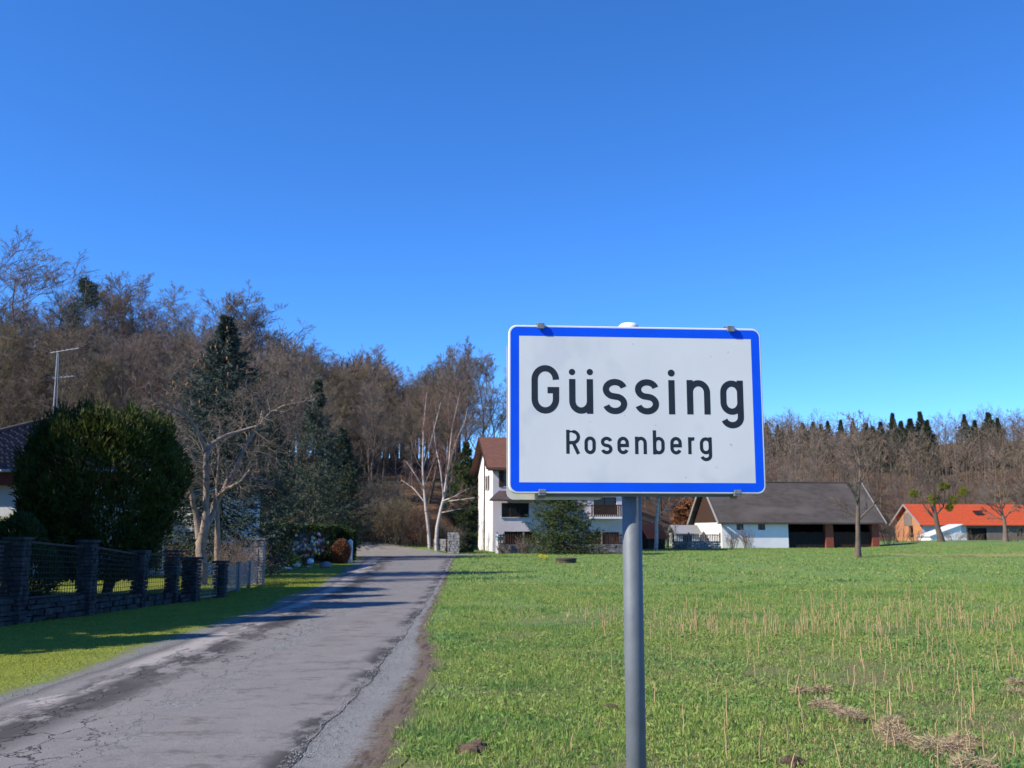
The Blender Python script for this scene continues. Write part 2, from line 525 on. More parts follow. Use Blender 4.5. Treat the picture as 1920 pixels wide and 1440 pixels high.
ground = mesh_np('ground', np.stack([GX, GY, GZ], -1), quads, ground_material(), smooth=True)
tag(ground, kind='structure')
tt = GX / np.maximum(GY, 5)
litter = np.where(tt < 0.12, sstep(70, 74, GY - 22 * sstep(-0.075, -0.02, tt) + 0.0 * GX), sstep(104, 118, GY - 52 * sstep(0.27, 0.42, tt)))
attr_float(ground.data, 'litter', np.clip(litter, 0, 1).ravel())
lawn_mask = (1 - sstep(-6.0, -3.5, GX)) * (GY < 66)
attr_float(ground.data, 'lawn', lawn_mask.ravel())
near_mask = sstep(-2.2, 0.0, GX) * (1 - sstep(14, 24, GY)) * 0.75
attr_float(ground.data, 'near', near_mask.ravel())
st = sstep(23, 27, GX) * (1 - sstep(42, 46, GX)) * sstep(61, 64, GY) * (1 - sstep(68, 71, GY))
attr_float(ground.data, 'strawy', st.ravel())

# ------------------------------------------------------------------ road
RT = np.array([(-20, -1.5), (2, -1.5), (6.7, -1.51), (10.9, -1.52), (16, -1.66), (22, -1.87), (28.4, -2.13), (40, -2.65), (54, -3.3), (62, -3.75)])
LT = np.array([(-20, -4.8), (2, -4.78), (9.2, -4.74), (12.7, -4.74), (16, -4.72), (22, -4.86), (30, -5.35), (42, -6.55), (54, -7.9), (62, -8.8)])
road_r = lambda y: np.interp(y, RT[:, 0], RT[:, 1])
road_l = lambda y: np.interp(y, LT[:, 0], LT[:, 1])

def strip(name, fl, fr, ys, z, material, across=8, wob=0.0, seed=1):
    ys = np.asarray(ys, float)
    rng = np.random.default_rng(seed)
    k = np.arange(len(ys))
    def wobble():
        ph = rng.uniform(0, 6.28, 4)
        return wob * (np.sin(ys * 1.3 + ph[0]) + 0.7 * np.sin(ys * 3.1 + ph[1]) + 0.6 * np.sin(ys * 7.3 + ph[2]))
    l = fl(ys) + wobble()
    r = fr(ys) + wobble()
    s = np.linspace(0, 1, across + 1)
    X = l[:, None] * (1 - s) + r[:, None] * s
    Y = np.repeat(ys[:, None], across + 1, 1)
    Z = ground_z(X, Y) + z
    n = across + 1
    ix = np.arange(len(ys) * n).reshape(len(ys), n)
    q = np.stack([ix[:-1, :-1], ix[:-1, 1:], ix[1:, 1:], ix[1:, :-1]], -1).reshape(-1, 4)
    o = mesh_np(name, np.stack([X, Y, Z], -1), q, material, smooth=True)
    # across coordinate for the material (0 left edge .. 1 right edge)
    attr_float(o.data, 'across', np.repeat(s[None], len(ys), 0).ravel())
    return tag(o, kind='structure')

def road_material():
    m = bpy.data.materials.new('worn_asphalt')
    m.use_nodes = True
    nt = m.node_tree
    N, L = nt.nodes, nt.links
    b = N['Principled BSDF']
    b.inputs['Roughness'].default_value = 0.9
    b.inputs['Specular IOR Level'].default_value = 0.2
    geo = N.new('ShaderNodeNewGeometry')
    pos = geo.outputs['Position']
    at_ = N.new('ShaderNodeAttribute')
    at_.attribute_name = 'across'
    ac = at_.outputs['Fac']
    def noise(scale, detail=5, rough=0.6, vec=None):
        n = N.new('ShaderNodeTexNoise')
        n.inputs['Scale'].default_value = scale
        n.inputs['Detail'].default_value = detail
        n.inputs['Roughness'].default_value = rough
        L.new(vec or pos, n.inputs['Vector'])
        return n
    def rng_(v, a, c, lo=0.0, hi=1.0):
        r = N.new('ShaderNodeMapRange')
        r.inputs[1].default_value, r.inputs[2].default_value, r.inputs[3].default_value, r.inputs[4].default_value = a, c, lo, hi
        L.new(v, r.inputs[0])
        return r.outputs[0]
    def math_(op, a, c=None):
        n = N.new('ShaderNodeMath')
        n.operation = op
        for i, q in enumerate((a, c)):
            if q is None: continue
            if isinstance(q, (int, float)): n.inputs[i].default_value = q
            else: L.new(q, n.inputs[i])
        return n.outputs[0]
    def mix(f, a, c):
        x = N.new('ShaderNodeMix')
        x.data_type = 'RGBA'
        L.new(f, x.inputs['Factor'])
        for s, q in (('A', a), ('B', c)):
            if isinstance(q, tuple): x.inputs[s].default_value = (*q, 1)
            else: L.new(q, x.inputs[s])
        return x.outputs['Result']
    def mapped(sc):
        mp = N.new('ShaderNodeMapping')
        mp.inputs['Scale'].default_value = sc
        L.new(pos, mp.inputs[0])
        return mp.outputs[0]
    def band(lo, hi, soft):
        return math_('MULTIPLY', rng_(ac, lo - soft, lo + soft), rng_(ac, hi - soft, hi + soft, 1.0, 0.0))
    c = mix(rng_(noise(2.2, 6).outputs['Fac'], 0.35, 0.65), (0.192, 0.184, 0.184), (0.232, 0.222, 0.220))
    c = mix(rng_(noise(110, 3, 0.85).outputs['Fac'], 0.45, 0.62), c, (0.125, 0.116, 0.112))
    # long worn patches along the road
    v = mapped((1.0, 0.42, 1.0))
    patch = rng_(noise(1.1, 7, 0.66, v).outputs['Fac'], 0.47, 0.51)
    c = mix(math_('MULTIPLY', patch, band(0.14, 0.30, 0.05)), c, (0.060, 0.056, 0.057))
    c = mix(math_('MULTIPLY', rng_(noise(1.7, 7, 0.66, v).outputs['Fac'], 0.50, 0.56), math_('MULTIPLY', band(0.08, 0.33, 0.05), 0.85)), c, (0.058, 0.052, 0.051))
    pale = rng_(noise(0.9, 6, 0.6, mapped((1.3, 0.5, 1.0))).outputs['Fac'], 0.485, 0.515)
    c = mix(math_('MULTIPLY', pale, band(0.045, 0.155, 0.03)), c, (0.30, 0.278, 0.268))
    dk = rng_(noise(2.3, 9, 0.80, mapped((0.75, 1.2, 1.0))).outputs['Fac'], 0.52, 0.60)
    c = mix(math_('MULTIPLY', dk, math_('MULTIPLY', band(0.50, 0.97, 0.08), 0.75)), c, (0.10, 0.09, 0.086))
    dk2 = rng_(noise(0.55, 5, 0.6).outputs['Fac'], 0.55, 0.65)
    c = mix(math_('MULTIPLY', dk2, 0.45), c, (0.155, 0.144, 0.139))
    # loose chippings along the crown
    ch = math_('MULTIPLY', rng_(noise(0.75, 6, 0.65, mapped((1.0, 0.55, 1.0))).outputs['Fac'], 0.46, 0.56), band(0.43, 0.58, 0.05))
    vo = N.new('ShaderNodeTexVoronoi')
    vo.inputs['Scale'].default_value = 55
    L.new(pos, vo.inputs['Vector'])
    chip = mix(rng_(vo.outputs['Color'], 0.2, 0.8), (0.075, 0.077, 0.078), (0.25, 0.255, 0.255))
    c = mix(ch, c, chip)
    # edge: broken dark rim
    c = mix(math_('MULTIPLY', rng_(ac, 0.90, 0.96), rng_(noise(2.0, 7, 0.7, mapped((1.0, 0.5, 1.0))).outputs['Fac'], 0.46, 0.54)), c, (0.052, 0.049, 0.049))
    c = mix(math_('MULTIPLY', rng_(ac, 0.0, 0.05, 1.0, 0.0), 0.8), c, (0.082, 0.078, 0.076))
    # cracks
    wob = noise(2.6, 4, 0.6)
    va = N.new('ShaderNodeVectorMath')
    va.operation = 'SCALE'
    va.inputs['Scale'].default_value = 0.55
    L.new(wob.outputs['Color'], va.inputs[0])
    vadd = N.new('ShaderNodeVectorMath')
    vadd.operation = 'ADD'
    L.new(mapped((1.25, 0.55, 1.0)), vadd.inputs[0])
    L.new(va.outputs[0], vadd.inputs[1])
    vc = N.new('ShaderNodeTexVoronoi')
    vc.feature = 'DISTANCE_TO_EDGE'
    vc.inputs['Scale'].default_value = 2.7
    L.new(vadd.outputs[0], vc.inputs['Vector'])
    crack = rng_(vc.outputs['Distance'], 0.008, 0.034, 1.0, 0.0)
    cm = math_('MULTIPLY', crack, math_('MULTIPLY', rng_(noise(0.5, 4).outputs['Fac'], 0.36, 0.52), rng_(ac, 0.40, 0.60, 1.0, 0.12)))
    cm = math_('MULTIPLY', cm, band(0.12, 1.2, 0.06))
    c = mix(cm, c, (0.030, 0.027, 0.027))
    L.new(c, b.inputs['Base Color'])
    h = math_('SUBTRACT', math_('MULTIPLY', noise(120, 3, 0.7).outputs['Fac'], 0.25), cm)
    bp = N.new('ShaderNodeBump')
    bp.inputs['Strength'].default_value = 0.5
    bp.inputs['Distance'].default_value = 0.015
    L.new(h, bp.inputs['Height'])
    L.new(bp.outputs[0], b.inputs['Normal'])
    return m

def gravel_material(name, a, c2, dirt, sc=60.0):
    m = bpy.data.materials.new(name)
    m.use_nodes = True
    nt = m.node_tree
    N, L = nt.nodes, nt.links
    b = N['Principled BSDF']
    b.inputs['Roughness'].default_value = 0.95
    b.inputs['Specular IOR Level'].default_value = 0.15
    geo = N.new('ShaderNodeNewGeometry')
    vo = N.new('ShaderNodeTexVoronoi')
    vo.inputs['Scale'].default_value = sc
    L.new(geo.outputs['Position'], vo.inputs['Vector'])
    n = N.new('ShaderNodeTexNoise')
    n.inputs['Scale'].default_value = 1.6
    n.inputs['Detail'].default_value = 6
    L.new(geo.outputs['Position'], n.inputs['Vector'])
    x = N.new('ShaderNodeMix'); x.data_type = 'RGBA'
    x.inputs['A'].default_value = (*a, 1); x.inputs['B'].default_value = (*c2, 1)
    L.new(vo.outputs['Color'], x.inputs['Factor'])
    r = N.new('ShaderNodeMapRange')
    r.inputs[1].default_value, r.inputs[2].default_value = 0.48, 0.66
    L.new(n.outputs['Fac'], r.inputs[0])
    y = N.new('ShaderNodeMix'); y.data_type = 'RGBA'
    L.new(r.outputs[0], y.inputs['Factor'])
    L.new(x.outputs['Result'], y.inputs['A'])
    y.inputs['B'].default_value = (*dirt, 1)
    L.new(y.outputs['Result'], b.inputs['Base Color'])
    bp = N.new('ShaderNodeBump')
    bp.inputs['Strength'].default_value = 0.9
    bp.inputs['Distance'].default_value = 0.012
    L.new(vo.outputs['Distance'], bp.inputs['Height'])
    L.new(bp.outputs[0], b.inputs['Normal'])
    return m

def edge_gravel(name, a, c2, left, right, sc, bump):
    m = gravel_material(name, a, c2, tuple(0.6 * p + 0.4 * q for p, q in zip(a, c2)), sc)
    nt = m.node_tree
    N, L = nt.nodes, nt.links
    b = N['Principled BSDF']
    src = b.inputs['Base Color'].links[0].from_socket
    at_ = N.new('ShaderNodeAttribute'); at_.attribute_name = 'across'
    geo = N.new('ShaderNodeNewGeometry')
    n = N.new('ShaderNodeTexNoise')
    n.inputs['Scale'].default_value = 5.0; n.inputs['Detail'].default_value = 8; n.inputs['Roughness'].default_value = 0.75
    L.new(geo.outputs['Position'], n.inputs['Vector'])
    for lo, hi, col in ((0.42, 0.08, left), (0.58, 0.95, right)) if right else ((0.20, 0.04, left),):
        ad = N.new('ShaderNodeMath'); ad.operation = 'MULTIPLY_ADD'
        L.new(n.outputs['Fac'], ad.inputs[0]); ad.inputs[1].default_value = 0.9; ad.inputs[2].default_value = -0.45
        sm = N.new('ShaderNodeMath'); sm.operation = 'ADD'
        L.new(at_.outputs['Fac'], sm.inputs[0]); L.new(ad.outputs[0], sm.inputs[1])
        r = N.new('ShaderNodeMapRange'); r.inputs[1].default_value, r.inputs[2].default_value = lo, hi
        L.new(sm.outputs[0], r.inputs[0])
        x = N.new('ShaderNodeMix'); x.data_type = 'RGBA'
        L.new(r.outputs[0], x.inputs['Factor']); L.new(src, x.inputs['A']); x.inputs['B'].default_value = (*col, 1)
        src = x.outputs['Result']
    L.new(src, b.inputs['Base Color'])
    for q in N:
        if q.type == 'BUMP': q.inputs['Strength'].default_value = bump
    return m

ys_road = np.concatenate([np.arange(-20, 2, 1.0), np.arange(2, 30, 0.12), np.arange(30, 62.1, 0.4)])
def shoulder_material():
    m = edge_gravel('gravel_and_soil', (0.115, 0.117, 0.118), (0.30, 0.305, 0.305), (0.15, 0.14, 0.135), None, 120, 0.6)
    nt = m.node_tree
    N, L = nt.nodes, nt.links
    b = N['Principled BSDF']
    src = b.inputs['Base Color'].links[0].from_socket
    at_ = N.new('ShaderNodeAttribute'); at_.attribute_name = 'across'
    geo = N.new('ShaderNodeNewGeometry')
    def noise(sc, det=6, rgh=0.7, scale=None):
        n = N.new('ShaderNodeTexNoise'); n.inputs['Scale'].default_value = sc; n.inputs['Detail'].default_value = det; n.inputs['Roughness'].default_value = rgh
        if scale:
            mp = N.new('ShaderNodeMapping'); mp.inputs['Scale'].default_value = scale
            L.new(geo.outputs['Position'], mp.inputs[0]); L.new(mp.outputs[0], n.inputs['Vector'])
        else:
            L.new(geo.outputs['Position'], n.inputs['Vector'])
        return n.outputs['Fac']
    def mr(v, p, q):
        r = N.new('ShaderNodeMapRange'); r.inputs[1].default_value, r.inputs[2].default_value = p, q
        L.new(v, r.inputs[0]); return r.outputs[0]
    def mix(f, p, q):
        x = N.new('ShaderNodeMix'); x.data_type = 'RGBA'; L.new(f, x.inputs['Factor'])
        for k, c in (('A', p), ('B', q)):
            if isinstance(c, tuple): x.inputs[k].default_value = (*c, 1)
            else: L.new(c, x.inputs[k])
        return x.outputs['Result']
    soil = mix(mr(noise(30, 4), 0.35, 0.65), (0.105, 0.080, 0.063), (0.175, 0.138, 0.112))
    soil = mix(mr(noise(9, 5, 0.7, (1.0, 0.12, 1.0)), 0.50, 0.60), soil, (0.070, 0.050, 0.040))
    soil = mix(mr(noise(3.2), 0.55, 0.66), soil, (0.135, 0.130, 0.055))
    jit = N.new('ShaderNodeMath'); jit.operation = 'MULTIPLY_ADD'
    L.new(noise(6, 8, 0.8), jit.inputs[0]); jit.inputs[1].default_value = 0.7; jit.inputs[2].default_value = -0.35
    sm = N.new('ShaderNodeMath'); sm.operation = 'ADD'
    L.new(at_.outputs['Fac'], sm.inputs[0]); L.new(jit.outputs[0], sm.inputs[1])
    c = mix(mr(sm.outputs[0], 0.50, 0.66), src, soil)
    c = mix(mr(sm.outputs[0], 0.84, 0.98), c, (0.13, 0.155, 0.05))
    L.new(c, b.inputs['Base Color'])
    return m
strip('road_shoulder', lambda y: road_r(y) - 0.12, lambda y: road_r(y) + 0.74 - 0.46 * sstep(12, 18, y) - 0.08 * sstep(18, 40, y), ys_road, 0.006, shoulder_material(), 10, 0.03, 4)
strip('gravel_verge', lambda y: road_l(y) - 0.42 + 0.1 * np.sin(y * 0.7), lambda y: road_l(y) + 0.15, ys_road, 0.008,
      edge_gravel('grey_green_gravel', (0.10, 0.102, 0.10), (0.25, 0.255, 0.25), (0.15, 0.17, 0.05), (0.10, 0.096, 0.094), 120, 0.5), 8, 0.05, 5)
road = strip('road', road_l, road_r, ys_road, 0.012, road_material(), 16, 0.018, 6)

# driveway forecourt where the road ends
def forecourt():
    ys = np.arange(60.5, 72.1, 0.5)
    fl = lambda y: np.interp(y, [60.5, 64, 68, 76], [-9.2, -10.3, -11.8, -12.6])
    fr = lambda y: np.interp(y, [60.5, 62, 64, 66, 69, 72], [-3.4, -2.4, -1.4, -1.6, -6.0, -9.5])
    return strip('forecourt', fl, fr, ys, 0.028, gravel_material('forecourt_gravel', (0.165, 0.155, 0.148), (0.22, 0.208, 0.198), (0.17, 0.15, 0.13), 8), 14, 0.06, 7)
forecourt()

# ------------------------------------------------------------------ building helpers
def front_map(y=0.0, inward=1.0):
    return lambda u, z, d: (u, y + inward * d, z)

def side_map(x=0.0, inward=1.0):
    return lambda u, z, d: (x + inward * d, u, z)

def wall_mesh(mp, u0, u1, z0, z1, openings, t):
    mb = MB()
    us = sorted({u0, u1, *[o[0] for o in openings], *[o[1] for o in openings]})
    zs = sorted({z0, z1, *[o[2] for o in openings], *[o[3] for o in openings]})
    us = [u for u in us if u0 <= u <= u1]
    zs = [z for z in zs if z0 <= z <= z1]
    def q(a, b, c, d):
        mb.add([a, b, c, d], [(0, 1, 2, 3)])
    for a, b in zip(us[:-1], us[1:]):
        for c, d in zip(zs[:-1], zs[1:]):
            um, zm = (a + b) / 2, (c + d) / 2
            if any(o[0] < um < o[1] and o[2] < zm < o[3] for o in openings):
                continue
            for dep in (0, t):
                q(mp(a, c, dep), mp(b, c, dep), mp(b, d, dep), mp(a, d, dep))
    for a, b, c, d in [(u0, u1, z0, z1)] + [o[:4] for o in openings]:
        q(mp(a, c, 0), mp(b, c, 0), mp(b, c, t), mp(a, c, t))
        q(mp(a, d, 0), mp(b, d, 0), mp(b, d, t), mp(a, d, t))
        q(mp(a, c, 0), mp(a, d, 0), mp(a, d, t), mp(a, c, t))
        q(mp(b, c, 0), mp(b, d, 0), mp(b, d, t), mp(b, c, t))
    return mb

def boxm(mb, mp, a, b, c, d, e, f):
    """box in wall coordinates: u a..b, z c..d, depth e..f"""
    ps = [mp(u, z, dd) for dd in (e, f) for z in (c, d) for u in (a, b)]
    mb.add(ps, [(0, 2, 3, 1), (4, 5, 7, 6), (0, 1, 5, 4), (1, 3, 7, 5), (3, 2, 6, 7), (2, 0, 4, 6)])

def window(parent, mp, o, depth=0.12, fmat=None, mull=1, sill=True, fw=0.07):
    a, b, c, d = o[:4]
    mb = MB()
    e = 0.004
    boxm(mb, mp, a + e, a + fw, c + e, d - e, depth, depth + 0.06)
    boxm(mb, mp, b - fw, b - e, c + e, d - e, depth, depth + 0.06)
    boxm(mb, mp, a + fw, b - fw, c + e, c + fw, depth, depth + 0.06)
    boxm(mb, mp, a + fw, b - fw, d - fw, d - e, depth, depth + 0.06)
    for k in range(mull):
        u = a + (b - a) * (k + 1) / (mull + 1)
        boxm(mb, mp, u - fw / 2, u + fw / 2, c + fw, d - fw, depth, depth + 0.06)
    w = mb.build('window', fmat or M_WOOD_DK, parent)
    g = MB()
    boxm(g, mp, a + fw * 0.6, b - fw * 0.6, c + fw * 0.6, d - fw * 0.6, depth + 0.022, depth + 0.036)
    g.build('pane', M_GLASS, w)
    if sill:
        s = MB()
        boxm(s, mp, a - 0.06, b + 0.06, c - 0.05, c - 0.004, -0.08, 0.02)
        s.build('sill', M_STONE_W, w)
    return w

def gable_roof(L, D, ze, zr, ovx, ovy, t, name, material, parent):
    """slabs over x -ovx..L+ovx, ridge along x at D/2"""
    k = (zr - ze) / (D / 2)
    prof = [(-ovy, ze - ovy * k), (D / 2, zr), (D + ovy, ze - ovy * k)]
    mb = MB()
    for x0, x1 in ((-ovx, L + ovx),):
        vs = []
        for x in (x0, x1):
            for (y, z) in prof:
                vs.append((x, y, z))
            for (y, z) in prof:
                vs.append((x, y, z + t))
        f = [(0, 6, 7, 1), (1, 7, 8, 2), (3, 4, 10, 9), (4, 5, 11, 10), (0, 3, 9, 6), (2, 8, 11, 5), (0, 1, 4, 3), (1, 2, 5, 4), (6, 9, 10, 7), (7, 10, 11, 8)]
        mb.add(vs, f)
    return mb.build(name, material, parent)

# ------------------------------------------------------------------ white two-storey house behind the town sign
def white_house():
    L, D, ze, zr = 10.2, 8.0, 6.45, 8.75
    h = empty('white_house', (-1.42, 75.0, 0.0), math.atan2(1.4, 8.0))
    tag(h, 'tall white two-storey house with red-brown gable roof behind the spruce and picket fence', 'house')
    fm = front_map()
    ops = [(0.85, 1.85, 4.85, 5.95), (6.6, 7.9, 4.85, 5.95), (0.65, 2.75, 2.55, 3.62), (7.75, 9.55, 2.75, 4.1), (0.85, 3.3, 0.05, 1.50), (7.2, 9.75, 0.05, 1.45)]
    wall_mesh(fm, 0, L, -0.3, ze, ops, 0.32).build('front_wall', M_PINKW, h)
    sm = side_map()
    gops = [(2.2, 3.1, 4.7, 5.75)]
    wall_mesh(sm, 0.002, D - 0.002, -0.3, ze, gops, 0.318).build('gable_wall', M_WHITE, h)
    for nm, x in (('gable_triangle', 0.0), ('gable_triangle', L - 0.32)):
        mb = MB()
        k = (zr - ze) / (D / 2)
        ps = [(0.0, ze + 0.002), (D, ze + 0.002), (D / 2, zr - 0.01)]
        vs = [(x, y, z) for y, z in ps] + [(x + 0.318, y, z) for y, z in ps]
        mb.add(vs, [(0, 2, 1), (3, 4, 5), (0, 1, 4, 3), (1, 2, 5, 4), (2, 0, 3, 5)]).build(nm, M_WHITE, h)
    wall_mesh(side_map(L, -1.0), 0.33, D - 0.33, -0.3, ze - 0.003, [], 0.3).build('side_wall', M_WHITE, h)
    wall_mesh(front_map(D, -1.0), 0, L, -0.3, ze, [], 0.3).build('back_wall', M_WHITE, h)
    rf = gable_roof(L, D, ze, zr, 0.55, 0.65, 0.16, 'roof', M_ROOF_RB, h)
    mb = MB(); mb.box(5.6, 6.3, 4.4, 5.1, zr - 0.6, zr + 1.0); mb.build('chimney', M_BRICK, rf)
    mb = MB()
    k = (zr - ze) / (D / 2)
    for s in (-1, 1):
        y0 = D / 2 + s * (D / 2 + 0.65)
        mb.bar((-0.57, y0, ze - 0.65 * k + 0.06), (-0.57, D / 2, zr + 0.06), 0.04, 0.2)
    mb.build('bargeboard', M_WOOD_DK, rf)
    mb = MB(); mb.tube([(-0.5, -0.72, ze - 0.42), (L + 0.5, -0.72, ze - 0.42)], [0.06, 0.06], 8); mb.build('gutter', M_WOOD_DK, rf)
    window(h, fm, ops[0]); window(h, fm, ops[1]); window(h, fm, ops[2], mull=2); window(h, fm, ops[3], mull=1)
    window(h, sm, gops[0])
    for a, b in ((0.44, 0.82), (1.88, 2.26), (6.18, 6.57), (7.93, 8.32)):
        mb = MB(); boxm(mb, fm, a, b, 4.82, 5.98, -0.05, -0.005); mb.build('shutter', M_WOOD_DK, h)
    for a, b in ((1.78, 2.17), (3.13, 3.52)):
        mb = MB(); boxm(mb, sm, a, b, 4.68, 5.78, -0.05, -0.005); mb.build('shutter', M_WOOD_DK, h)
    for o in ops[4:]:
        mb = MB()
        n = 9
        for i in range(n):
            a = o[0] + (o[1] - o[0]) * i / n
            boxm(mb, fm, a + 0.008, a + (o[1] - o[0]) / n - 0.008, o[2], o[3], 0.24, 0.28)
        mb.build('garage_door', M_WOOD_BLK if o[0] < 5 else M_WOOD_RD, h)
    # lean-to canopy between the storeys
    mb = MB()
    x0, x1 = -0.45, 5.4
    mb.add([(x0, -1.15, 3.72), (x1, -1.15, 3.72), (x1, -0.01, 4.42), (x0 + 0.9, -0.01, 4.42), (x0, -1.15, 3.84), (x1, -1.15, 3.84), (x1, -0.01, 4.54), (x0 + 0.9, -0.01, 4.54)],
           [(0, 3, 2, 1), (4, 5, 6, 7), (0, 1, 5, 4), (1, 2, 6, 5), (2, 3, 7, 6), (3, 0, 4, 7)])
    mb.build('canopy_roof', M_ROOF_DK, h)
    # balcony on the right half
    b = MB(); b.box(7.3, 9.9, -1.0, -0.01, 2.45, 2.6); bal = b.build('balcony', M_WHITE, h)
    r = MB()
    r.box(7.3, 9.9, -1.0, -0.94, 3.42, 3.5)
    for i in range(17):
        x = 7.32 + i * 0.16
        r.box(x, x + 0.1, -0.99, -0.955, 2.6, 3.42)
    r.build('railing', M_WOOD_DK, bal)
    p = MB(); p.tube([(-0.06, 4.1, -0.2), (-0.06, 4.1, 7.4)], [0.05, 0.05], 8); p.build('gable_shadow_pipe', M_WOOD_DK, h)  # dark pipe added in place of a narrow shadow line on the gable
white_house()

# ------------------------------------------------------------------ long barn with the grey roof
def grey_barn():
    L, D, ze, zr = 15.0, 7.4, 2.55, 5.95
    h = empty('grey_roofed_barn', (18.8, 90.0, 0.0), math.atan2(1.1, 7.0))
    tag(h, 'long whitewashed barn with weathered grey-brown roof and dark open bays', 'barn')
    fm, sm = front_map(), side_map()
    k = L / 288.0
    u = lambda px: (px - 1350) * k
    ops = [(u(1376), u(1389), 1.62, 2.2), (u(1415), u(1428), 1.62, 2.2), (u(1470), u(1539), -0.05, 2.5), (u(1553), u(1626), -0.05, 2.5)]
    wall_mesh(fm, 0, u(1470), -0.3, ze, ops[:2], 0.35).build('white_wall', M_WHITE, h)
    wall_mesh(sm, 0.003, D, -0.3, ze, [], 0.35).build('end_wall', M_WHITE, h)
    wall_mesh(front_map(D, -1), 0, L, -0.3, ze, [], 0.3).build('back_wall', M_WOOD_DK, h)
    wall_mesh(side_map(L, -1), 0.003, D - 0.31, -0.3, ze, [], 0.3).build('end_wall', M_WOOD_DK, h)
    for a, b in ((1539, 1553), (1626, 1639)):
        p = MB()
        p.box(u(a), u(b), 0.0, 0.5, -0.3, ze)
        pil = p.build('brick_pillar', M_BRICK, h)
        j = MB()
        for i in range(26):
            z = -0.05 + i * 0.1
            j.box(u(a) - 0.006, u(b) + 0.006, -0.008, 0.506, z, z + 0.082)
        j.build('brick_courses', M_BRICK, pil)['kind'] = 'stuff'
    for a, b in ((1470, 1539), (1553, 1626)):
        n = 14
        for i in range(n):
            p = MB()
            a0 = u(a) + (u(b) - u(a)) * i / n
            w = (u(b) - u(a)) / n
            top = 1.42 if i % 5 else 1.46
            p.box(a0 + 0.01, a0 + w - 0.01, 0.22 + 0.01 * (i % 2), 0.26 + 0.01 * (i % 2), -0.1, top)
            p.build('plank', M_WOOD_DK if a > 1500 else M_WOOD_BLK, h)
    for o in ops[:2]:
        window(h, fm, o, 0.10, M_WOOD_BLK, 1, False, 0.05)
    lin = MB(); lin.box(u(1470), L, 0.05, 0.3, ze - 0.002, ze + 0.16); lin.build('lintel_beam', M_WOOD_DK, h)
    for x, m in ((0.06, M_WOOD_DK), (L - 0.2, M_WOOD_DK)):
        g = MB()
        n = 18
        for i in range(n):
            y0, y1 = D * i / n + 0.01, D * (i + 1) / n - 0.01
            hz = lambda y: ze + (zr - ze) * (1 - abs(y - D / 2) / (D / 2)) - 0.02
            zt0, zt1 = hz(y0), hz(y1)
            if (y0 - D / 2) * (y1 - D / 2) < 0: zt0 = zt1 = min(zt0, zt1)
            vs = [(xx, y, z) for xx in (x, x + 0.05 + 0.015 * (i % 2)) for y, z in ((y0, ze - 0.25), (y1, ze - 0.25), (y1, zt1), (y0, zt0))]
            if x > 1:
                vs = [(xx, y, max(z, ze + 0.003)) for xx, y, z in vs]
            else:
                vs = [(xx - 0.1, y, z) for xx, y, z in vs]
            g.add(vs, [(0, 1, 2, 3), (7, 6, 5, 4), (0, 4, 5, 1), (1, 5, 6, 2), (2, 6, 7, 3), (3, 7, 4, 0)])
        g.build('gable_boards', m, h)['kind'] = 'stuff'
    rf = gable_roof(L, D, ze, zr, 0.5, 0.45, 0.14, 'roof', M_ROOF_GR, h)
    kk = (zr - ze) / (D / 2)
    for x in (-0.53, L + 0.53):
        b = MB()
        b.bar((x, -0.5, ze - 0.5 * kk + 0.07), (x, D / 2, zr + 0.07), 0.06, 0.24)
        b.bar((x, D + 0.5, ze - 0.5 * kk + 0.07), (x, D / 2, zr + 0.07), 0.06, 0.24)
        b.build('bargeboard', M_METAL_L, rf)
    rr = MB(); rr.tube([(-0.5, D / 2, zr + 0.14), (L + 0.5, D / 2, zr + 0.14)], [0.09, 0.09], 8); rr.build('ridge', M_ROOF_GR, rf)
    # added white strip imitating a slanting sun patch on the white wall
    s = MB(); s.bar((0.15, -0.25, 2.05), (2.9, -0.6, 0.02), 0.16, 0.06); s.build('sun_patch_strip', M_WHITE, h)
grey_barn()

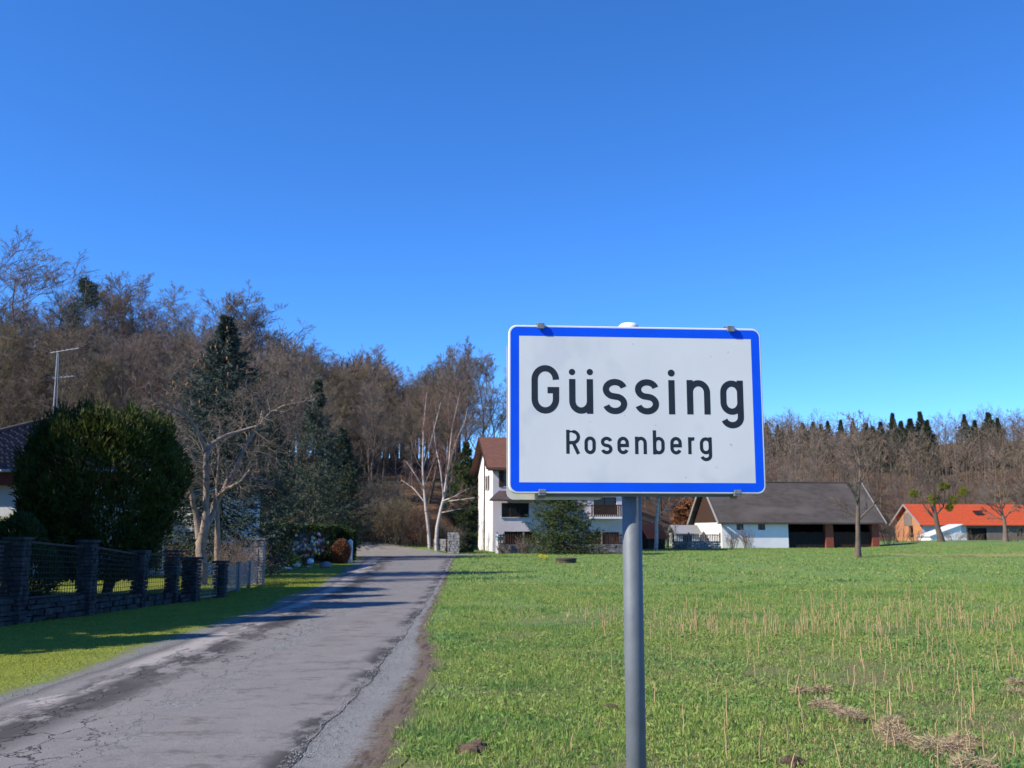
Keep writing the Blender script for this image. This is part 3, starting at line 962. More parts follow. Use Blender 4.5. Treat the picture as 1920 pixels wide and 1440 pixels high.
# ------------------------------------------------------------------ farm building with the orange roof
def orange_barn():
    h = empty('orange_roofed_barn', (60.0, 147.0, 0.3), R(4))
    tag(h, 'low wooden farm building with bright orange tile roof beside the wooded slope', 'barn')
    L, D, ze, zr = 26.0, 9.0, 2.25, 5.0
    fm, sm = front_map(), side_map()
    ops = [(14.2, 15.0, 0.4, 1.5), (17.6, 18.4, 0.4, 1.5), (20.8, 21.6, 0.4, 1.5), (6.8, 9.6, -0.3, 1.6)]
    wall_mesh(fm, 0, 6.6, -0.6, ze, [], 0.3).build('plaster_wall', M_GREYW, h)
    wall_mesh(sm, 0.003, D, -0.6, ze, [(3.0, 4.4, 0.2, 1.9)], 0.3).build('brick_gable_wall', M_BRICK_OR, h)
    g = MB(); g.add([(0, 0, ze + 0.003), (0, D, ze + 0.003), (0, D / 2, zr), (0.3, 0, ze + 0.003), (0.3, D, ze + 0.003), (0.3, D / 2, zr)], [(0, 2, 1), (3, 4, 5), (0, 1, 4, 3), (1, 2, 5, 4), (2, 0, 3, 5)])
    g.build('gable_triangle', M_BRICK_OR, h)
    p = MB(); p.box(-0.05, 0.0, 3.2, 5.8, 1.95, 3.9); p.build('gable_hatch', M_WOOD_GR, h)
    wall_mesh(front_map(D, -1), 0.31, L, -0.6, ze, [], 0.3).build('back_wall', M_WOOD_GR, h)
    wall_mesh(side_map(L, -1), 0.003, D - 0.31, -0.6, ze, [], 0.3).build('end_wall', M_WOOD_GR, h)
    bd = MB()
    n = 96
    rng = np.random.default_rng(4)
    for i in range(n):
        a = 6.62 + (L - 6.62) * i / n
        w = (L - 6.62) / n
        mid = a + w / 2
        j = rng.uniform(0, 0.02)
        segs = [(-0.6, ze)]
        for o in ops:
            if o[0] < mid < o[1]:
                segs = [(-0.6, o[2]), (o[3], ze)]
        for z0, z1 in segs:
            if z1 - z0 > 0.05:
                bd.box(a + 0.01, a + w - 0.01, -j, 0.05 - j, z0, z1)
    bd.build('wall_boards', M_WOOD_GR, h)['kind'] = 'stuff'
    d = MB(); d.box(6.7, 9.7, 0.4, 0.45, -0.6, 1.7); d.build('dark_door', M_WOOD_BLK, h)
    for o in ops[:3]:
        window(h, fm, o, 0.08, M_WOOD_DK, 0, False)
    rf = gable_roof(L, D, ze, zr, 0.6, 0.5, 0.16, 'roof', M_ROOF_OR, h)
    k = (zr - ze) / (D / 2)
    s = MB(); s.box(9.2, 10.1, 1.6, 2.7, ze + 1.6 * k + 0.35, ze + 1.6 * k + 0.95); s.build('skylight', M_GLASS, rf)
    b = MB()
    b.bar((-0.64, -0.55, ze - 0.55 * k + 0.08), (-0.64, D / 2, zr + 0.08), 0.06, 0.26)
    b.bar((-0.64, D + 0.55, ze - 0.55 * k + 0.08), (-0.64, D / 2, zr + 0.08), 0.06, 0.26)
    b.build('bargeboard', M_METAL_L, rf)
    # tile courses
    c = MB()
    for i in range(1, 13):
        y = -0.5 + (D / 2 + 0.5) * i / 13
        z = ze + y * k + 0.16
        c.bar((-0.6, y, z + 0.005), (L + 0.6, y, z + 0.005), 0.12, 0.03)
    c.build('tile_courses', M_ROOF_OR, rf)['kind'] = 'stuff'
    # plaster lean-to in front of the building
    t = empty('white_lean_to', (56.9, 137.0, 0.2), R(8))
    tag(t, 'small bright white lean-to shed beside the orange-roofed barn', 'shed')
    mb = MB(); mb.add([(0, 0, -0.5), (4.6, 0, -0.5), (4.6, 3, -0.5), (0, 3, -0.5), (0, 0, 0.55), (4.6, 0, 2.05), (4.6, 3, 2.05), (0, 3, 0.55)],
                      [(0, 3, 2, 1), (0, 1, 5, 4), (1, 2, 6, 5), (2, 3, 7, 6), (3, 0, 4, 7), (4, 5, 6, 7)])
    mb.build('wall', M_WHITE, t)
    mb = MB(); mb.add([(-0.2, -0.2, 0.52), (4.8, -0.2, 2.14), (4.8, 3.2, 2.14), (-0.2, 3.2, 0.52), (-0.2, -0.2, 0.6), (4.8, -0.2, 2.22), (4.8, 3.2, 2.22), (-0.2, 3.2, 0.6)],
                      [(0, 3, 2, 1), (0, 1, 5, 4), (1, 2, 6, 5), (2, 3, 7, 6), (3, 0, 4, 7), (4, 5, 6, 7)])
    mb.build('roof', M_GREYW, t)
orange_barn()

# ------------------------------------------------------------------ bungalow in the garden on the road side
def bungalow():
    x0, x1, y0, y1 = -23.4, -11.3, 36.3, 45.0
    ze, zr = 3.70, 6.05
    h = empty('garden_bungalow', (x0, y0, 0))
    tag(h, 'low pale bungalow with dark hipped pantile roof half hidden by the big yew', 'house')
    L, D = x1 - x0, y1 - y0
    fm = front_map()
    ops = [(9.35, 10.2, 0.55, 2.3), (10.45, 11.2, 0.15, 2.35), (2.2, 3.6, 0.9, 2.2), (5.6, 7.0, 0.9, 2.2)]
    wall_mesh(fm, 0, L, -0.3, 3.2, ops, 0.3).build('front_wall', M_GREYW, h)
    wall_mesh(side_map(0), 0.003, D, -0.3, 3.2, [], 0.3).build('side_wall', M_GREYW, h)
    wall_mesh(side_map(L, -1), 0.31, D, -0.3, 3.2, [], 0.3).build('side_wall', M_GREYW, h)
    wall_mesh(front_map(D, -1), 0.31, L - 0.31, -0.3, 3.2, [], 0.3).build('back_wall', M_GREYW, h)
    for o in ops:
        window(h, fm, o, 0.1, M_WHITE, 1)
    f = MB(); f.box(-0.35, L + 0.35, -0.42, -0.37, 3.22, 3.68)
    fa = f.build('fascia', M_WOOD_RD, h)
    s = MB(); s.box(-0.35, L + 0.35, -0.366, 0.0, 3.205, 3.225); s.build('soffit', M_WOOD_RD, fa)
    g = MB(); g.tube([(-0.6, -0.66, 3.70), (L + 0.6, -0.66, 3.70)], [0.05, 0.05], 8); g.build('gutter', M_METAL_L, h)
    # hipped roof with pantile ribs: front plane as a corrugated sheet, other planes plain
    ov = 0.6
    A, B, Cc, Dd = (-ov, -ov), (L + ov, -ov), (L + ov, D + ov), (-ov, D + ov)
    rl, rr = 4.35, L - 4.35 + 0.3
    ym = D / 2
    k = (zr - ze) / (ym + ov)
    mb = MB()
    vs = [(*A, ze), (*B, ze), (*Cc, ze), (*Dd, ze), (rl, ym, zr), (rr, ym, zr)]
    mb.add([(v[0], v[1], v[2] - 0.03) for v in vs], [(0, 1, 5, 4), (1, 2, 5), (2, 3, 4, 5), (3, 0, 4), (0, 3, 2, 1)])
    rf = mb.build('roof', M_ROOF_DK, h)
    rib = MB()
    x = -ov
    step = 0.21
    while x < L + ov - 0.01:
        xm = x + step / 2
        t1 = 1.0
        if xm < rl: t1 = (xm + ov) / (rl + ov)
        elif xm > rr: t1 = (L + ov - xm) / (L + ov - rr)
        if t1 > 0.05:
            n = max(1, int(t1 * 14))
            for q in range(n):
                ya, yb = -ov + (ym + ov) * t1 * q / n, -ov + (ym + ov) * t1 * (q + 1) / n
                za, zb = ze + (ya + ov) * k, ze + (yb + ov) * k
                w = step * 0.36
                rib.add([(xm - w, ya, za + 0.0), (xm, ya, za + 0.085), (xm + w, ya, za + 0.0), (xm - w, yb, zb - 0.02), (xm, yb, zb + 0.055), (xm + w, yb, zb - 0.02)],
                        [(0, 1, 4, 3), (1, 2, 5, 4), (0, 2, 1)])
        x += step
    rib.build('pantiles', M_ROOF_DK, rf)['kind'] = 'stuff'
    cap = MB()
    cap.tube([(-ov, -ov, ze + 0.04), (rl, ym, zr + 0.05)], [0.10, 0.10], 8)
    cap.tube([(rl, ym, zr + 0.05), (rr, ym, zr + 0.05)], [0.10, 0.10], 8)
    cap.tube([(L + ov, -ov, ze + 0.04), (rr, ym, zr + 0.05)], [0.10, 0.10], 8)
    cap.build('ridge_tiles', M_ROOF_DK, rf)
    # television aerial on the ridge
    m = empty('roof_aerial', (x0 + rl + 0.2, y0 + ym, zr + 0.1))
    tag(m, 'thin metal television aerial mast on the dark bungalow roof ridge', 'aerial')
    q = MB(); q.tube([(0, 0, -0.1), (0, 0, 2.75)], [0.025, 0.02], 6); q.build('mast', M_METAL_L, m)
    q = MB(); q.tube([(0.14, 0, -0.1), (0.05, 0, 2.7)], [0.012, 0.012], 5); q.build('cable', M_METAL_L, m)
    for z, x_a, x_b, dz in ((2.72, -0.28, 0.85, 0.22), (1.66, -0.12, 0.72, 0.10)):
        q = MB(); q.tube([(x_a, 0, z), (x_b, 0.1, z + dz)], [0.02, 0.02], 6)
        bm_ = q.build('boom', M_METAL_L, m)
        e = MB()
        for i in range(7):
            t = i / 6
            x_, z_ = x_a + (x_b - x_a) * t, z + dz * t
            e.tube([(x_, -0.42 + 0.03 * i, z_), (x_, 0.42 - 0.03 * i, z_)], [0.009, 0.009], 5)
        e.build('elements', M_METAL_L, bm_)
    # garden bench / terrace railing on the sunny side
    b = empty('terrace_railing', tuple(at(343, 1045, 34.5) * np.array([1, 1, 0])))
    tag(b, 'orange-brown wooden terrace railing in front of the bungalow wall', 'railing')
    q = MB(); q.box(-0.55, 0.55, -0.04, 0.04, 1.0, 1.07); q.box(-0.55, 0.55, -0.03, 0.03, 0.58, 0.64); q.build('rail', M_WOOD_OR, b)
    for i in range(12):
        q = MB(); q.box(-0.53 + i * 0.09, -0.47 + i * 0.09, -0.025, 0.025, 0.50, 1.0); q.build('slat', M_WOOD_OR, b)
    for s_ in (-0.5, 0.44):
        q = MB(); q.box(s_, s_ + 0.06, 0.045, 0.10, 0, 1.0); q.build('leg', M_WOOD_OR, b)
bungalow()

# ------------------------------------------------------------------ small red-roofed hut and grey shed by the barn
def hut(name, px, d, w, dep, hw, hr, wallm, roofm, label, rz=0.1):
    p = at(px, 1000, d)
    h = empty(name, (p[0], d, gz(p[0], d)), rz)
    tag(h, label, 'shed')
    wall_mesh(front_map(), 0, w, -0.2, hw, [(w * 0.3, w * 0.65, 0.0, hw * 0.8)], 0.1).build('front_wall', wallm, h)
    wall_mesh(side_map(), 0.003, dep, -0.2, hw, [], 0.1).build('side_wall', wallm, h)
    wall_mesh(side_map(w, -1), 0.003, dep, -0.2, hw, [], 0.1).build('side_wall', wallm, h)
    wall_mesh(front_map(dep, -1), 0.11, w - 0.11, -0.2, hw, [], 0.1).build('back_wall', wallm, h)
    q = MB(); q.box(w * 0.3, w * 0.65, 0.04, 0.08, 0, hw * 0.8); q.build('door', M_WOOD_BLK, h)
    gable_roof(w, dep, hw, hr, 0.2, 0.2, 0.06, 'roof', roofm, h)
hut('garden_hut', 1214, 84, 1.8, 1.6, 1.1, 2.0, M_WOOD_DK, M_ROOF_OR, 'tiny dark garden hut with red roof beside the birch', 0.5)
hut('garden_shed', 1268, 93, 2.2, 2.5, 1.3, 1.95, M_GREYW, M_METAL_L, 'low grey shed with pale metal roof against the barn gable', 0.12)

# ------------------------------------------------------------------ rubble walls and picket fences
def rubble_run(name_stone, p, q, h, t, parent, rng, sw=0.28, sh=0.17, material=None):
    p, q = np.array(p, float), np.array(q, float)
    Ln = np.linalg.norm(q - p)
    d = (q - p) / Ln
    nrm = np.array([-d[1], d[0]])
    mb = MB()
    z = -0.1
    while z < h - 0.03:
        hh = sh * rng.uniform(0.75, 1.25)
        s = -rng.uniform(0, sw)
        while s < Ln:
            ww = sw * rng.uniform(0.6, 1.5)
            a, b = max(s, 0), min(s + ww - 0.02, Ln)
            if b - a > 0.05:
                off = rng.uniform(-0.02, 0.025)
                vs = []
                for zz in (z, z + hh - 0.015):
                    for e in (-t / 2 - off, t / 2 + off):
                        for u in (a, b):
                            c = p + d * (u + rng.uniform(-0.02, 0.02)) + nrm * e
                            vs.append((c[0], c[1], zz + rng.uniform(-0.012, 0.012)))
                mb.add(vs, [(0, 2, 3, 1), (4, 5, 7, 6), (0, 1, 5, 4), (1, 3, 7, 5), (3, 2, 6, 7), (2, 0, 4, 6)])
            s += ww
        z += hh
    o = mb.build(name_stone, material or M_STONE, parent)
    o['kind'] = 'stuff'
    return o

def picket_fence(name, label, P, Q, wall_h, post_h, rng, pick=M_WOOD_GR, gap=0.17):
    f = empty(name, (0, 0, 0))
    tag(f, label, 'fence')
    rubble_run('wall_stones', P, Q, wall_h, 0.3, f, rng)
    P, Q = np.array(P, float), np.array(Q, float)
    Ln = np.linalg.norm(Q - P); d = (Q - P) / Ln
    n = int(Ln / 2.2) + 1
    for i in range(n + 1):
        c = P + d * Ln * i / n
        m = MB(); m.box(c[0] - 0.06, c[0] + 0.06, c[1] - 0.06, c[1] + 0.06, wall_h, post_h + 0.1)
        m.build('post', M_WOOD_GR, f)
    for z in (wall_h + 0.12, post_h - 0.12):
        m = MB(); m.bar((*(P + (0, 0.05)), z), (*(Q + (0, 0.05)), z), 0.05, 0.07); m.build('rail', pick, f)
    m = MB()
    s = 0.1
    while s < Ln:
        c = P + d * s
        top = post_h + rng.uniform(-0.04, 0.04)
        m.add([(c[0] - 0.045, c[1] - 0.02, wall_h + 0.03), (c[0] + 0.045, c[1] - 0.02, wall_h + 0.03), (c[0] + 0.045, c[1] - 0.02, top - 0.06), (c[0], c[1] - 0.02, top), (c[0] - 0.045, c[1] - 0.02, top - 0.06),
               (c[0] - 0.045, c[1] + 0.005, wall_h + 0.03), (c[0] + 0.045, c[1] + 0.005, wall_h + 0.03), (c[0] + 0.045, c[1] + 0.005, top - 0.06), (c[0], c[1] + 0.005, top), (c[0] - 0.045, c[1] + 0.005, top - 0.06)],
              [(0, 1, 2, 3, 4), (9, 8, 7, 6, 5), (0, 5, 6, 1), (1, 6, 7, 2), (2, 7, 8, 3), (3, 8, 9, 4), (4, 9, 5, 0)])
        s += gap
    m.build('pickets', pick, f)['kind'] = 'stuff'
    return f

rng0 = np.random.default_rng(11)
xp = lambda px, d: (px - 960) / FPX * d * 1.0 / (math.cos(PITCH) - math.sin(PITCH) * (720 - 1010) / FPX)
picket_fence('picket_fence', 'dark picket fence on a low rubble wall in front of the white house', (xp(932, 70.5), 70.5), (xp(1176, 72.0), 72.0), 0.55, 1.35, rng0, M_WOOD_DK)
picket_fence('barn_fence', 'short picket fence on rubble base beside the barn gable', (xp(1262, 86), 86.0), (xp(1350, 87.5), 87.5), 0.5, 1.3, rng0, M_WOOD_GR)
gp = empty('gate_pillar', (0, 0, 0)); tag(gp, 'grey rubble stone gate pillar at the driveway entrance by the birches', 'pillar')
bx = xp(852, 69.5)
zz = gz(bx, 69.5)
rp = rubble_run('stones', (bx - 0.45, 69.5), (bx + 0.35, 69.5), 1.35, 0.75, gp, rng0); rp.location.z = zz
gw = empty('boundary_wall', (0, 0, 0)); tag(gw, 'low rubble boundary wall running into the thicket from the gate pillar', 'wall')
rw = rubble_run('stones', (bx - 1.4, 70.2), (bx - 0.5, 69.8), 0.95, 0.5, gw, rng0); rw.location.z = zz
wp = empty('gate_post', (xp(932, 69.9), 69.9, 0)); tag(wp, 'thin pale post at the end of the picket fence', 'post')
m = MB(); m.box(-0.09, 0.09, -0.09, 0.09, -0.1, 1.35); m.build('shaft', M_WHITE, wp, bevel=0.01)
m = MB(); m.box(-0.11, 0.11, -0.11, 0.11, 1.352, 1.40); m.build('cap', M_STONE_W, wp)
bxp = empty('letter_box', (xp(938, 69.8), 69.8, 0)); tag(bxp, 'small green letter box on a stake next to the pale post', 'letter box')
m = MB(); m.box(-0.03, 0.03, -0.03, 0.03, -0.1, 0.9); m.build('stake', M_WOOD_GR, bxp)
m = MB(); m.box(-0.17, 0.17, -0.12, 0.12, 0.9, 1.15); m.build('box', mat('green_enamel', (0.03, 0.09, 0.085), (0.025, 0.075, 0.07)), bxp, bevel=0.02)

# ------------------------------------------------------------------ garden fence along the road
def garden_fence():
    f = empty('garden_fence', (0, 0, 0))
    tag(f, 'shaded garden fence of stacked stone pillars and wire mesh along the verge', 'fence')
    rng = np.random.default_rng(21)
    #        x     y     width top
    pil = [(-9.75, 12.6, 0.40, 1.55), (-9.2, 15.0, 0.40, 1.52), (-8.62, 17.6, 0.32, 1.47), (-8.15, 19.4, 0.29, 1.35), (-7.83, 21.3, 0.27, 1.17),
           (-7.55, 22.5, 0.27, 1.12), (-7.33, 23.15, 0.34, 0.98), (-7.02, 24.4, 0.28, 0.80)]
    lows = [0.42, 0.40, 0.36, 0.30, 0.26, 0.18, 0.0]
    for (x, y, w, top) in pil:
        mb = MB()
        z = -0.1
        while z < top - 0.06:
            hh = rng.uniform(0.06, 0.10)
            s = rng.uniform(0.35, 0.65)
            for a, b in ((0, s), (s, 1)):
                for c, e in ((0, 0.5), (0.5, 1)):
                    j = rng.uniform(-0.016, 0.016, 4)
                    mb.box(x - w / 2 + a * w + (j[0] if a == 0 else 0.006), x - w / 2 + b * w - (0.006 if b < 1 else j[1]),
                           y - w / 2 + c * w + (j[2] if c == 0 else 0.006), y - w / 2 + e * w - (0.006 if e < 1 else j[3]), z, z + hh - 0.012)
            z += hh
        p = mb.build('pillar', M_STONE_SHADE, f)
        p['kind'] = 'stuff'
        c = MB(); c.box(x - w / 2 - 0.035, x + w / 2 + 0.035, y - w / 2 - 0.035, y + w / 2 + 0.035, z + 0.002, z + 0.06)
        c.build('cap', M_STONE_SHADE, p, bevel=0.012)
    for i in range(len(pil) - 1):
        (xa, ya, wa, ta), (xb, yb, wb, tb) = pil[i], pil[i + 1]
        d = np.array([xb - xa, yb - ya]); Ln = np.linalg.norm(d); d /= Ln
        a = np.array([xa, ya]) + d * wa * 0.55
        b = np.array([xb, yb]) - d * wb * 0.55
        lo = lows[i]
        if lo > 0:
            rubble_run('plinth', a, b, lo, 0.26, f, rng, 0.24, 0.10, M_STONE_SHADE)
        mb = MB()
        za, zb = ta - 0.07, tb - 0.07
        mb.bar((*a, za), (*b, zb), 0.035)
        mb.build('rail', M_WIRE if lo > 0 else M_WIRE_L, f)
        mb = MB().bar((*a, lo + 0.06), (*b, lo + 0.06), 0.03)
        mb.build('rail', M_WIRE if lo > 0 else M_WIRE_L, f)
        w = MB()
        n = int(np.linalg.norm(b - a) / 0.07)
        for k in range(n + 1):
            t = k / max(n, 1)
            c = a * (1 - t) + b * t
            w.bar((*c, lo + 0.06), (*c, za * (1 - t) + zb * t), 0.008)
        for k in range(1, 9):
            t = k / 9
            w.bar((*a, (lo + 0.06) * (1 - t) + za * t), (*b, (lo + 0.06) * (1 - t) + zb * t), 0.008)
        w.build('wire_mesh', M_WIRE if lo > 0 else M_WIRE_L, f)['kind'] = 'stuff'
    # paling screen behind the first bays
    for k in range(13):
        mb = MB()
        z = 0.38 + k * 0.078
        mb.bar((-9.75, 17.9, z), (-9.02, 17.9, z), 0.02, 0.05)
        mb.build('slat', M_WOOD_GR, f)
    # lower return of weathered mesh up to the tall pillar
    g = empty('low_mesh_fence', (0, 0, 0))
    tag(g, 'low weathered grey mesh fence between stone pillars beside the sunny lawn', 'fence')
    mb = MB()
    x, y, w, top = -7.55, 30.2, 0.30, 1.36
    z = -0.1
    while z < top - 0.06:
        hh = rng.uniform(0.06, 0.10)
        for a, b in ((0, 0.5), (0.5, 1)):
            j = rng.uniform(-0.014, 0.014, 4)
            mb.box(x - w / 2 + a * w + j[0] + 0.004, x - w / 2 + b * w - 0.004 - abs(j[1]), y - w / 2 + j[2], y + w / 2 + j[3], z, z + hh - 0.012)
        z += hh
    p = mb.build('pillar', M_STONE, g); p['kind'] = 'stuff'
    c = MB(); c.box(x - 0.19, x + 0.19, y - 0.19, y + 0.19, z + 0.002, z + 0.05); c.build('cap', M_CONC, p)
    pts = [(-7.05, 24.9), (-7.2, 26.6), (-7.38, 28.4), (-7.52, 29.9)]
    for (xa, ya) in pts[:3]:
        q = MB(); q.box(xa - 0.045, xa + 0.045, ya - 0.045, ya + 0.045, -0.1, 0.78); q.build('post', M_CONC, g)
    for (a, b) in zip(pts[:-1], pts[1:]):
        w = MB()
        for k in range(16):
            t = (k + 0.5) / 16
            w.bar((*a, 0.08 + 0.64 * t), (*b, 0.08 + 0.64 * t), 0.012, 0.026)
        w.build('mesh_panel', M_WIRE_L, g)['kind'] = 'stuff'
    q = MB(); q.bar(tuple(at(452, 1060, 30.0)), tuple(at(486, 1026, 30.1)), 0.05); q.build('brace', M_METAL_L, g)
garden_fence()

# ------------------------------------------------------------------ vegetation generators
def branches(rng, P, Rr, per, t0, t1, ang, ratio, k, up=0.0, jit=0.18, rratio=0.5, rmin=0.004, taper=0.25, tip=1.0):
    """Children of a batch of polylines P (n,m,3): per children each. Returns P2 (n*per,k,3), R2."""
    n, m, _ = P.shape
    t = rng.uniform(t0, t1, (n, per))
    if per > 1:
        t = (np.arange(per)[None] + rng.uniform(0.1, 0.9, (n, per))) / per * (t1 - t0) + t0
    f = t * (m - 1)
    i = np.clip(f.astype(int), 0, m - 2)
    a = (f - i)[..., None]
    r = np.arange(n)[:, None]
    base = P[r, i] * (1 - a) + P[r, i + 1] * a
    d0 = unit(P[r, i + 1] - P[r, i])
    rad = (Rr[r, i] * (1 - a[..., 0]) + Rr[r, i + 1] * a[..., 0])
    L = np.linalg.norm(np.diff(P, axis=1), axis=2).sum(1)[:, None]
    perp = unit(np.cross(d0, rng.normal(size=(n, per, 3))))
    an = ang * rng.uniform(0.7, 1.3, (n, per, 1))
    d = unit(d0 * np.cos(an) + perp * np.sin(an))
    ln = (L * ratio * (1.15 - 0.65 * t * tip) * rng.uniform(0.7, 1.25, (n, per)))[..., None]
    base = base.reshape(-1, 3); d = d.reshape(-1, 3); ln = ln.reshape(-1, 1); rad = rad.reshape(-1)
    N = len(base)
    P2 = np.empty((N, k, 3)); P2[:, 0] = base
    for q in range(1, k):
        P2[:, q] = P2[:, q - 1] + d * ln / (k - 1)
        d = unit(d + rng.normal(size=(N, 3)) * jit + np.array([0, 0, up]))
    r0 = np.maximum(rad * rratio, rmin)
    R2 = r0[:, None] * np.linspace(1, taper, k)[None]
    return P2, np.maximum(R2, rmin * 0.7)

def trunk_line(rng, H, r0, k=9, lean=0.02, wob=0.012):
    z = np.linspace(0, 1, k)
    off = np.cumsum(rng.normal(size=(k, 2)) * wob, 0) + rng.normal(size=2) * lean * z[:, None]
    off[0] = 0
    P = np.stack([off[:, 0] * H, off[:, 1] * H, z * H], 1)
    P[0, 2] = -0.25
    Rr = r0 * (1 - 0.93 * z ** 0.9) + 0.006
    Rr[0] *= 1.35
    return P[None], Rr[None]

def bare_tree(seed, H=14.0, r0=0.17, spread=0.6, first=0.32, n1=15, n2=6, n3=5, n4=4, up=0.10, twig=0.011, ratio1=0.36):
    rng = np.random.default_rng(seed)
    P0, R0 = trunk_line(rng, H, r0)
    P1, R1 = branches(rng, P0, R0, n1, first, 0.97, spread, ratio1, 6, up, 0.14, 0.55, twig * 1.6)
    P2, R2 = branches(rng, P1, R1, n2, 0.22, 0.98, 0.62, 0.50, 5, up * 0.8, 0.18, 0.55, twig * 1.2)
    P3, R3 = branches(rng, P2, R2, n3, 0.2, 0.98, 0.62, 0.52, 4, up * 0.8, 0.2, 0.6, twig)
    P4, R4 = branches(rng, P3, R3, n4, 0.15, 1.0, 0.6, 0.6, 3, up * 0.6, 0.2, 0.7, twig * 0.8)
    trunk = join([tubes(P0, R0, 8), tubes(P1, R1, 5)])
    crown = join([tubes(P2, R2, 4), tubes(P3, R3, 3), tubes(P4, R4, 3)])
    return trunk, crown

def make_tree(name, geo, tm, cm, loc=(0, 0, 0), rz=0.0, sc=1.0):
    o = empty(name, loc, rz)
    o.scale = (sc, sc, sc)
    mesh_np('trunk', *geo[0], tm, o, smooth=True)
    mesh_np('crown', *geo[1], cm, o)
    return o

def spruce(seed, H, Rad, dens=1.0, droop=0.25, bare=0.05, needle=0.11, width=0.035, cones=False, power=0.85):
    rng = np.random.default_rng(seed)
    P0, R0 = trunk_line(rng, H, 0.013 * H, 8, 0.004, 0.002)
    nb = int(26 * H * dens)
    z = bare + (1 - bare - 0.01) * (np.arange(nb) + rng.uniform(0, 1, nb)) / nb
    z = 1 - (1 - z) ** 1.0
    az = rng.uniform(0, 2 * np.pi, nb)
    L = Rad * (1 - z) ** power * np.minimum(1, (1 - z) / 0.30 + 0.04) * rng.uniform(0.55, 1.12, nb) + 0.05
    k = 6
    s = np.linspace(0, 1, k)
    elev = 0.22 * z - droop * (1 - z)                     # upper branches rise, lower ones droop
    out = np.stack([np.cos(az), np.sin(az)], 1)
    hor = s[None] * L[:, None]
    ver = (elev[:, None] * s[None] - droop * 0.5 * np.sin(s * np.pi)[None] + 0.10 * s[None] ** 2.5) * L[:, None]
    P = np.empty((nb, k, 3))
    P[:, :, :2] = out[:, None, :] * hor[..., None]
    P[:, :, 2] = z[:, None] * H + ver
    tr = np.array([np.interp(z * H, P0[0, :, 2], P0[0, :, i]) for i in (0, 1)]).T
    P[:, :, :2] += tr[:, None]
    Rb = 0.018 * (1 - 0.8 * s)[None] * np.ones((nb, 1)) * (0.6 + 0.4 * L[:, None])
    # side sprays
    parts = [tubes(P, Rb, 3)]
    m = 12
    Tt = rng.uniform(0.12, 1.0, (nb, m))
    f = Tt * (k - 1); i = np.clip(f.astype(int), 0, k - 2); a = (f - i)[..., None]
    r = np.arange(nb)[:, None]
    B = P[r, i] * (1 - a) + P[r, i + 1] * a
    d0 = unit(P[r, i + 1] - P[r, i])
    side = np.cross(d0, np.array([0, 0, 1.0])) * np.where(rng.random((nb, m, 1)) < 0.5, -1, 1)
    D = unit(d0 * 0.75 + side * rng.uniform(0.25, 0.9, (nb, m, 1)) + np.array([0, 0, -0.22]) + rng.normal(size=(nb, m, 3)) * 0.15)
    sl = (L[:, None] * 0.42 * (1.1 - Tt) + 0.10) * rng.uniform(0.7, 1.2, (nb, m))
    B = B.reshape(-1, 3); D = D.reshape(-1, 3); sl = sl.reshape(-1)
    nn = 7
    u = rng.uniform(0.0, 1.0, (len(B), nn, 1))
    C = (B[:, None] + D[:, None] * sl[:, None, None] * u).reshape(-1, 3)
    DD = unit(D[:, None] * 0.9 + rng.normal(size=(len(B), nn, 3)) * 0.5 + np.array([0, 0, -0.08])).reshape(-1, 3)
    parts.append(leaves(C, DD, rng, needle * rng.uniform(0.7, 1.5, len(C)), width))
    trunk = join([tubes(P0, R0, 8)])
    res = [trunk, join(parts)]
    if cones:
        nc = 90
        sel = rng.integers(int(nb * 0.62), nb, nc)
        pos = P[sel, -1] - np.array([0, 0, 0.10]) + rng.normal(size=(nc, 3)) * 0.10
        Pc = pos[:, None] + np.array([0, 0, -1])[None, None] * (np.array([0, 0.045, 0.1, 0.14])[None, :, None])
        Rc = np.tile(np.array([0.008, 0.030, 0.028, 0.006]), (nc, 1))
        res.append(tubes(Pc, Rc, 6))
    return res

def leaf_blob(rng, n, centre, radii, size, width, shell=0.55, up=0.5, lump=0.15, flat_bottom=None, power=1.0):
    """Leaf cloud in an uneven ellipsoid."""
    d = unit(rng.normal(size=(n, 3)))
    ph = rng.uniform(0, 6.28, (6, 3)); fr = rng.integers(2, 6, (6, 3))
    lum = sum(np.sin(d[:, 0] * fr[i, 0] + ph[i, 0]) * np.sin(d[:, 1] * fr[i, 1] + ph[i, 1]) * np.sin(d[:, 2] * fr[i, 2] + ph[i, 2]) for i in range(6))
    r = (shell + (1 - shell) * rng.random(n) ** 0.5) * (1 + lump * lum)
    C = np.array(centre) + d * r[:, None] * np.array(radii)
    if flat_bottom is not None:
        keep = C[:, 2] > flat_bottom
        C, d = C[keep], d[keep]
    D = unit(d * 0.7 + np.array([0, 0, up]) + rng.normal(size=C.shape) * 0.45)
    return leaves(C, D, rng, size * rng.uniform(0.6, 1.4, len(C)), width)

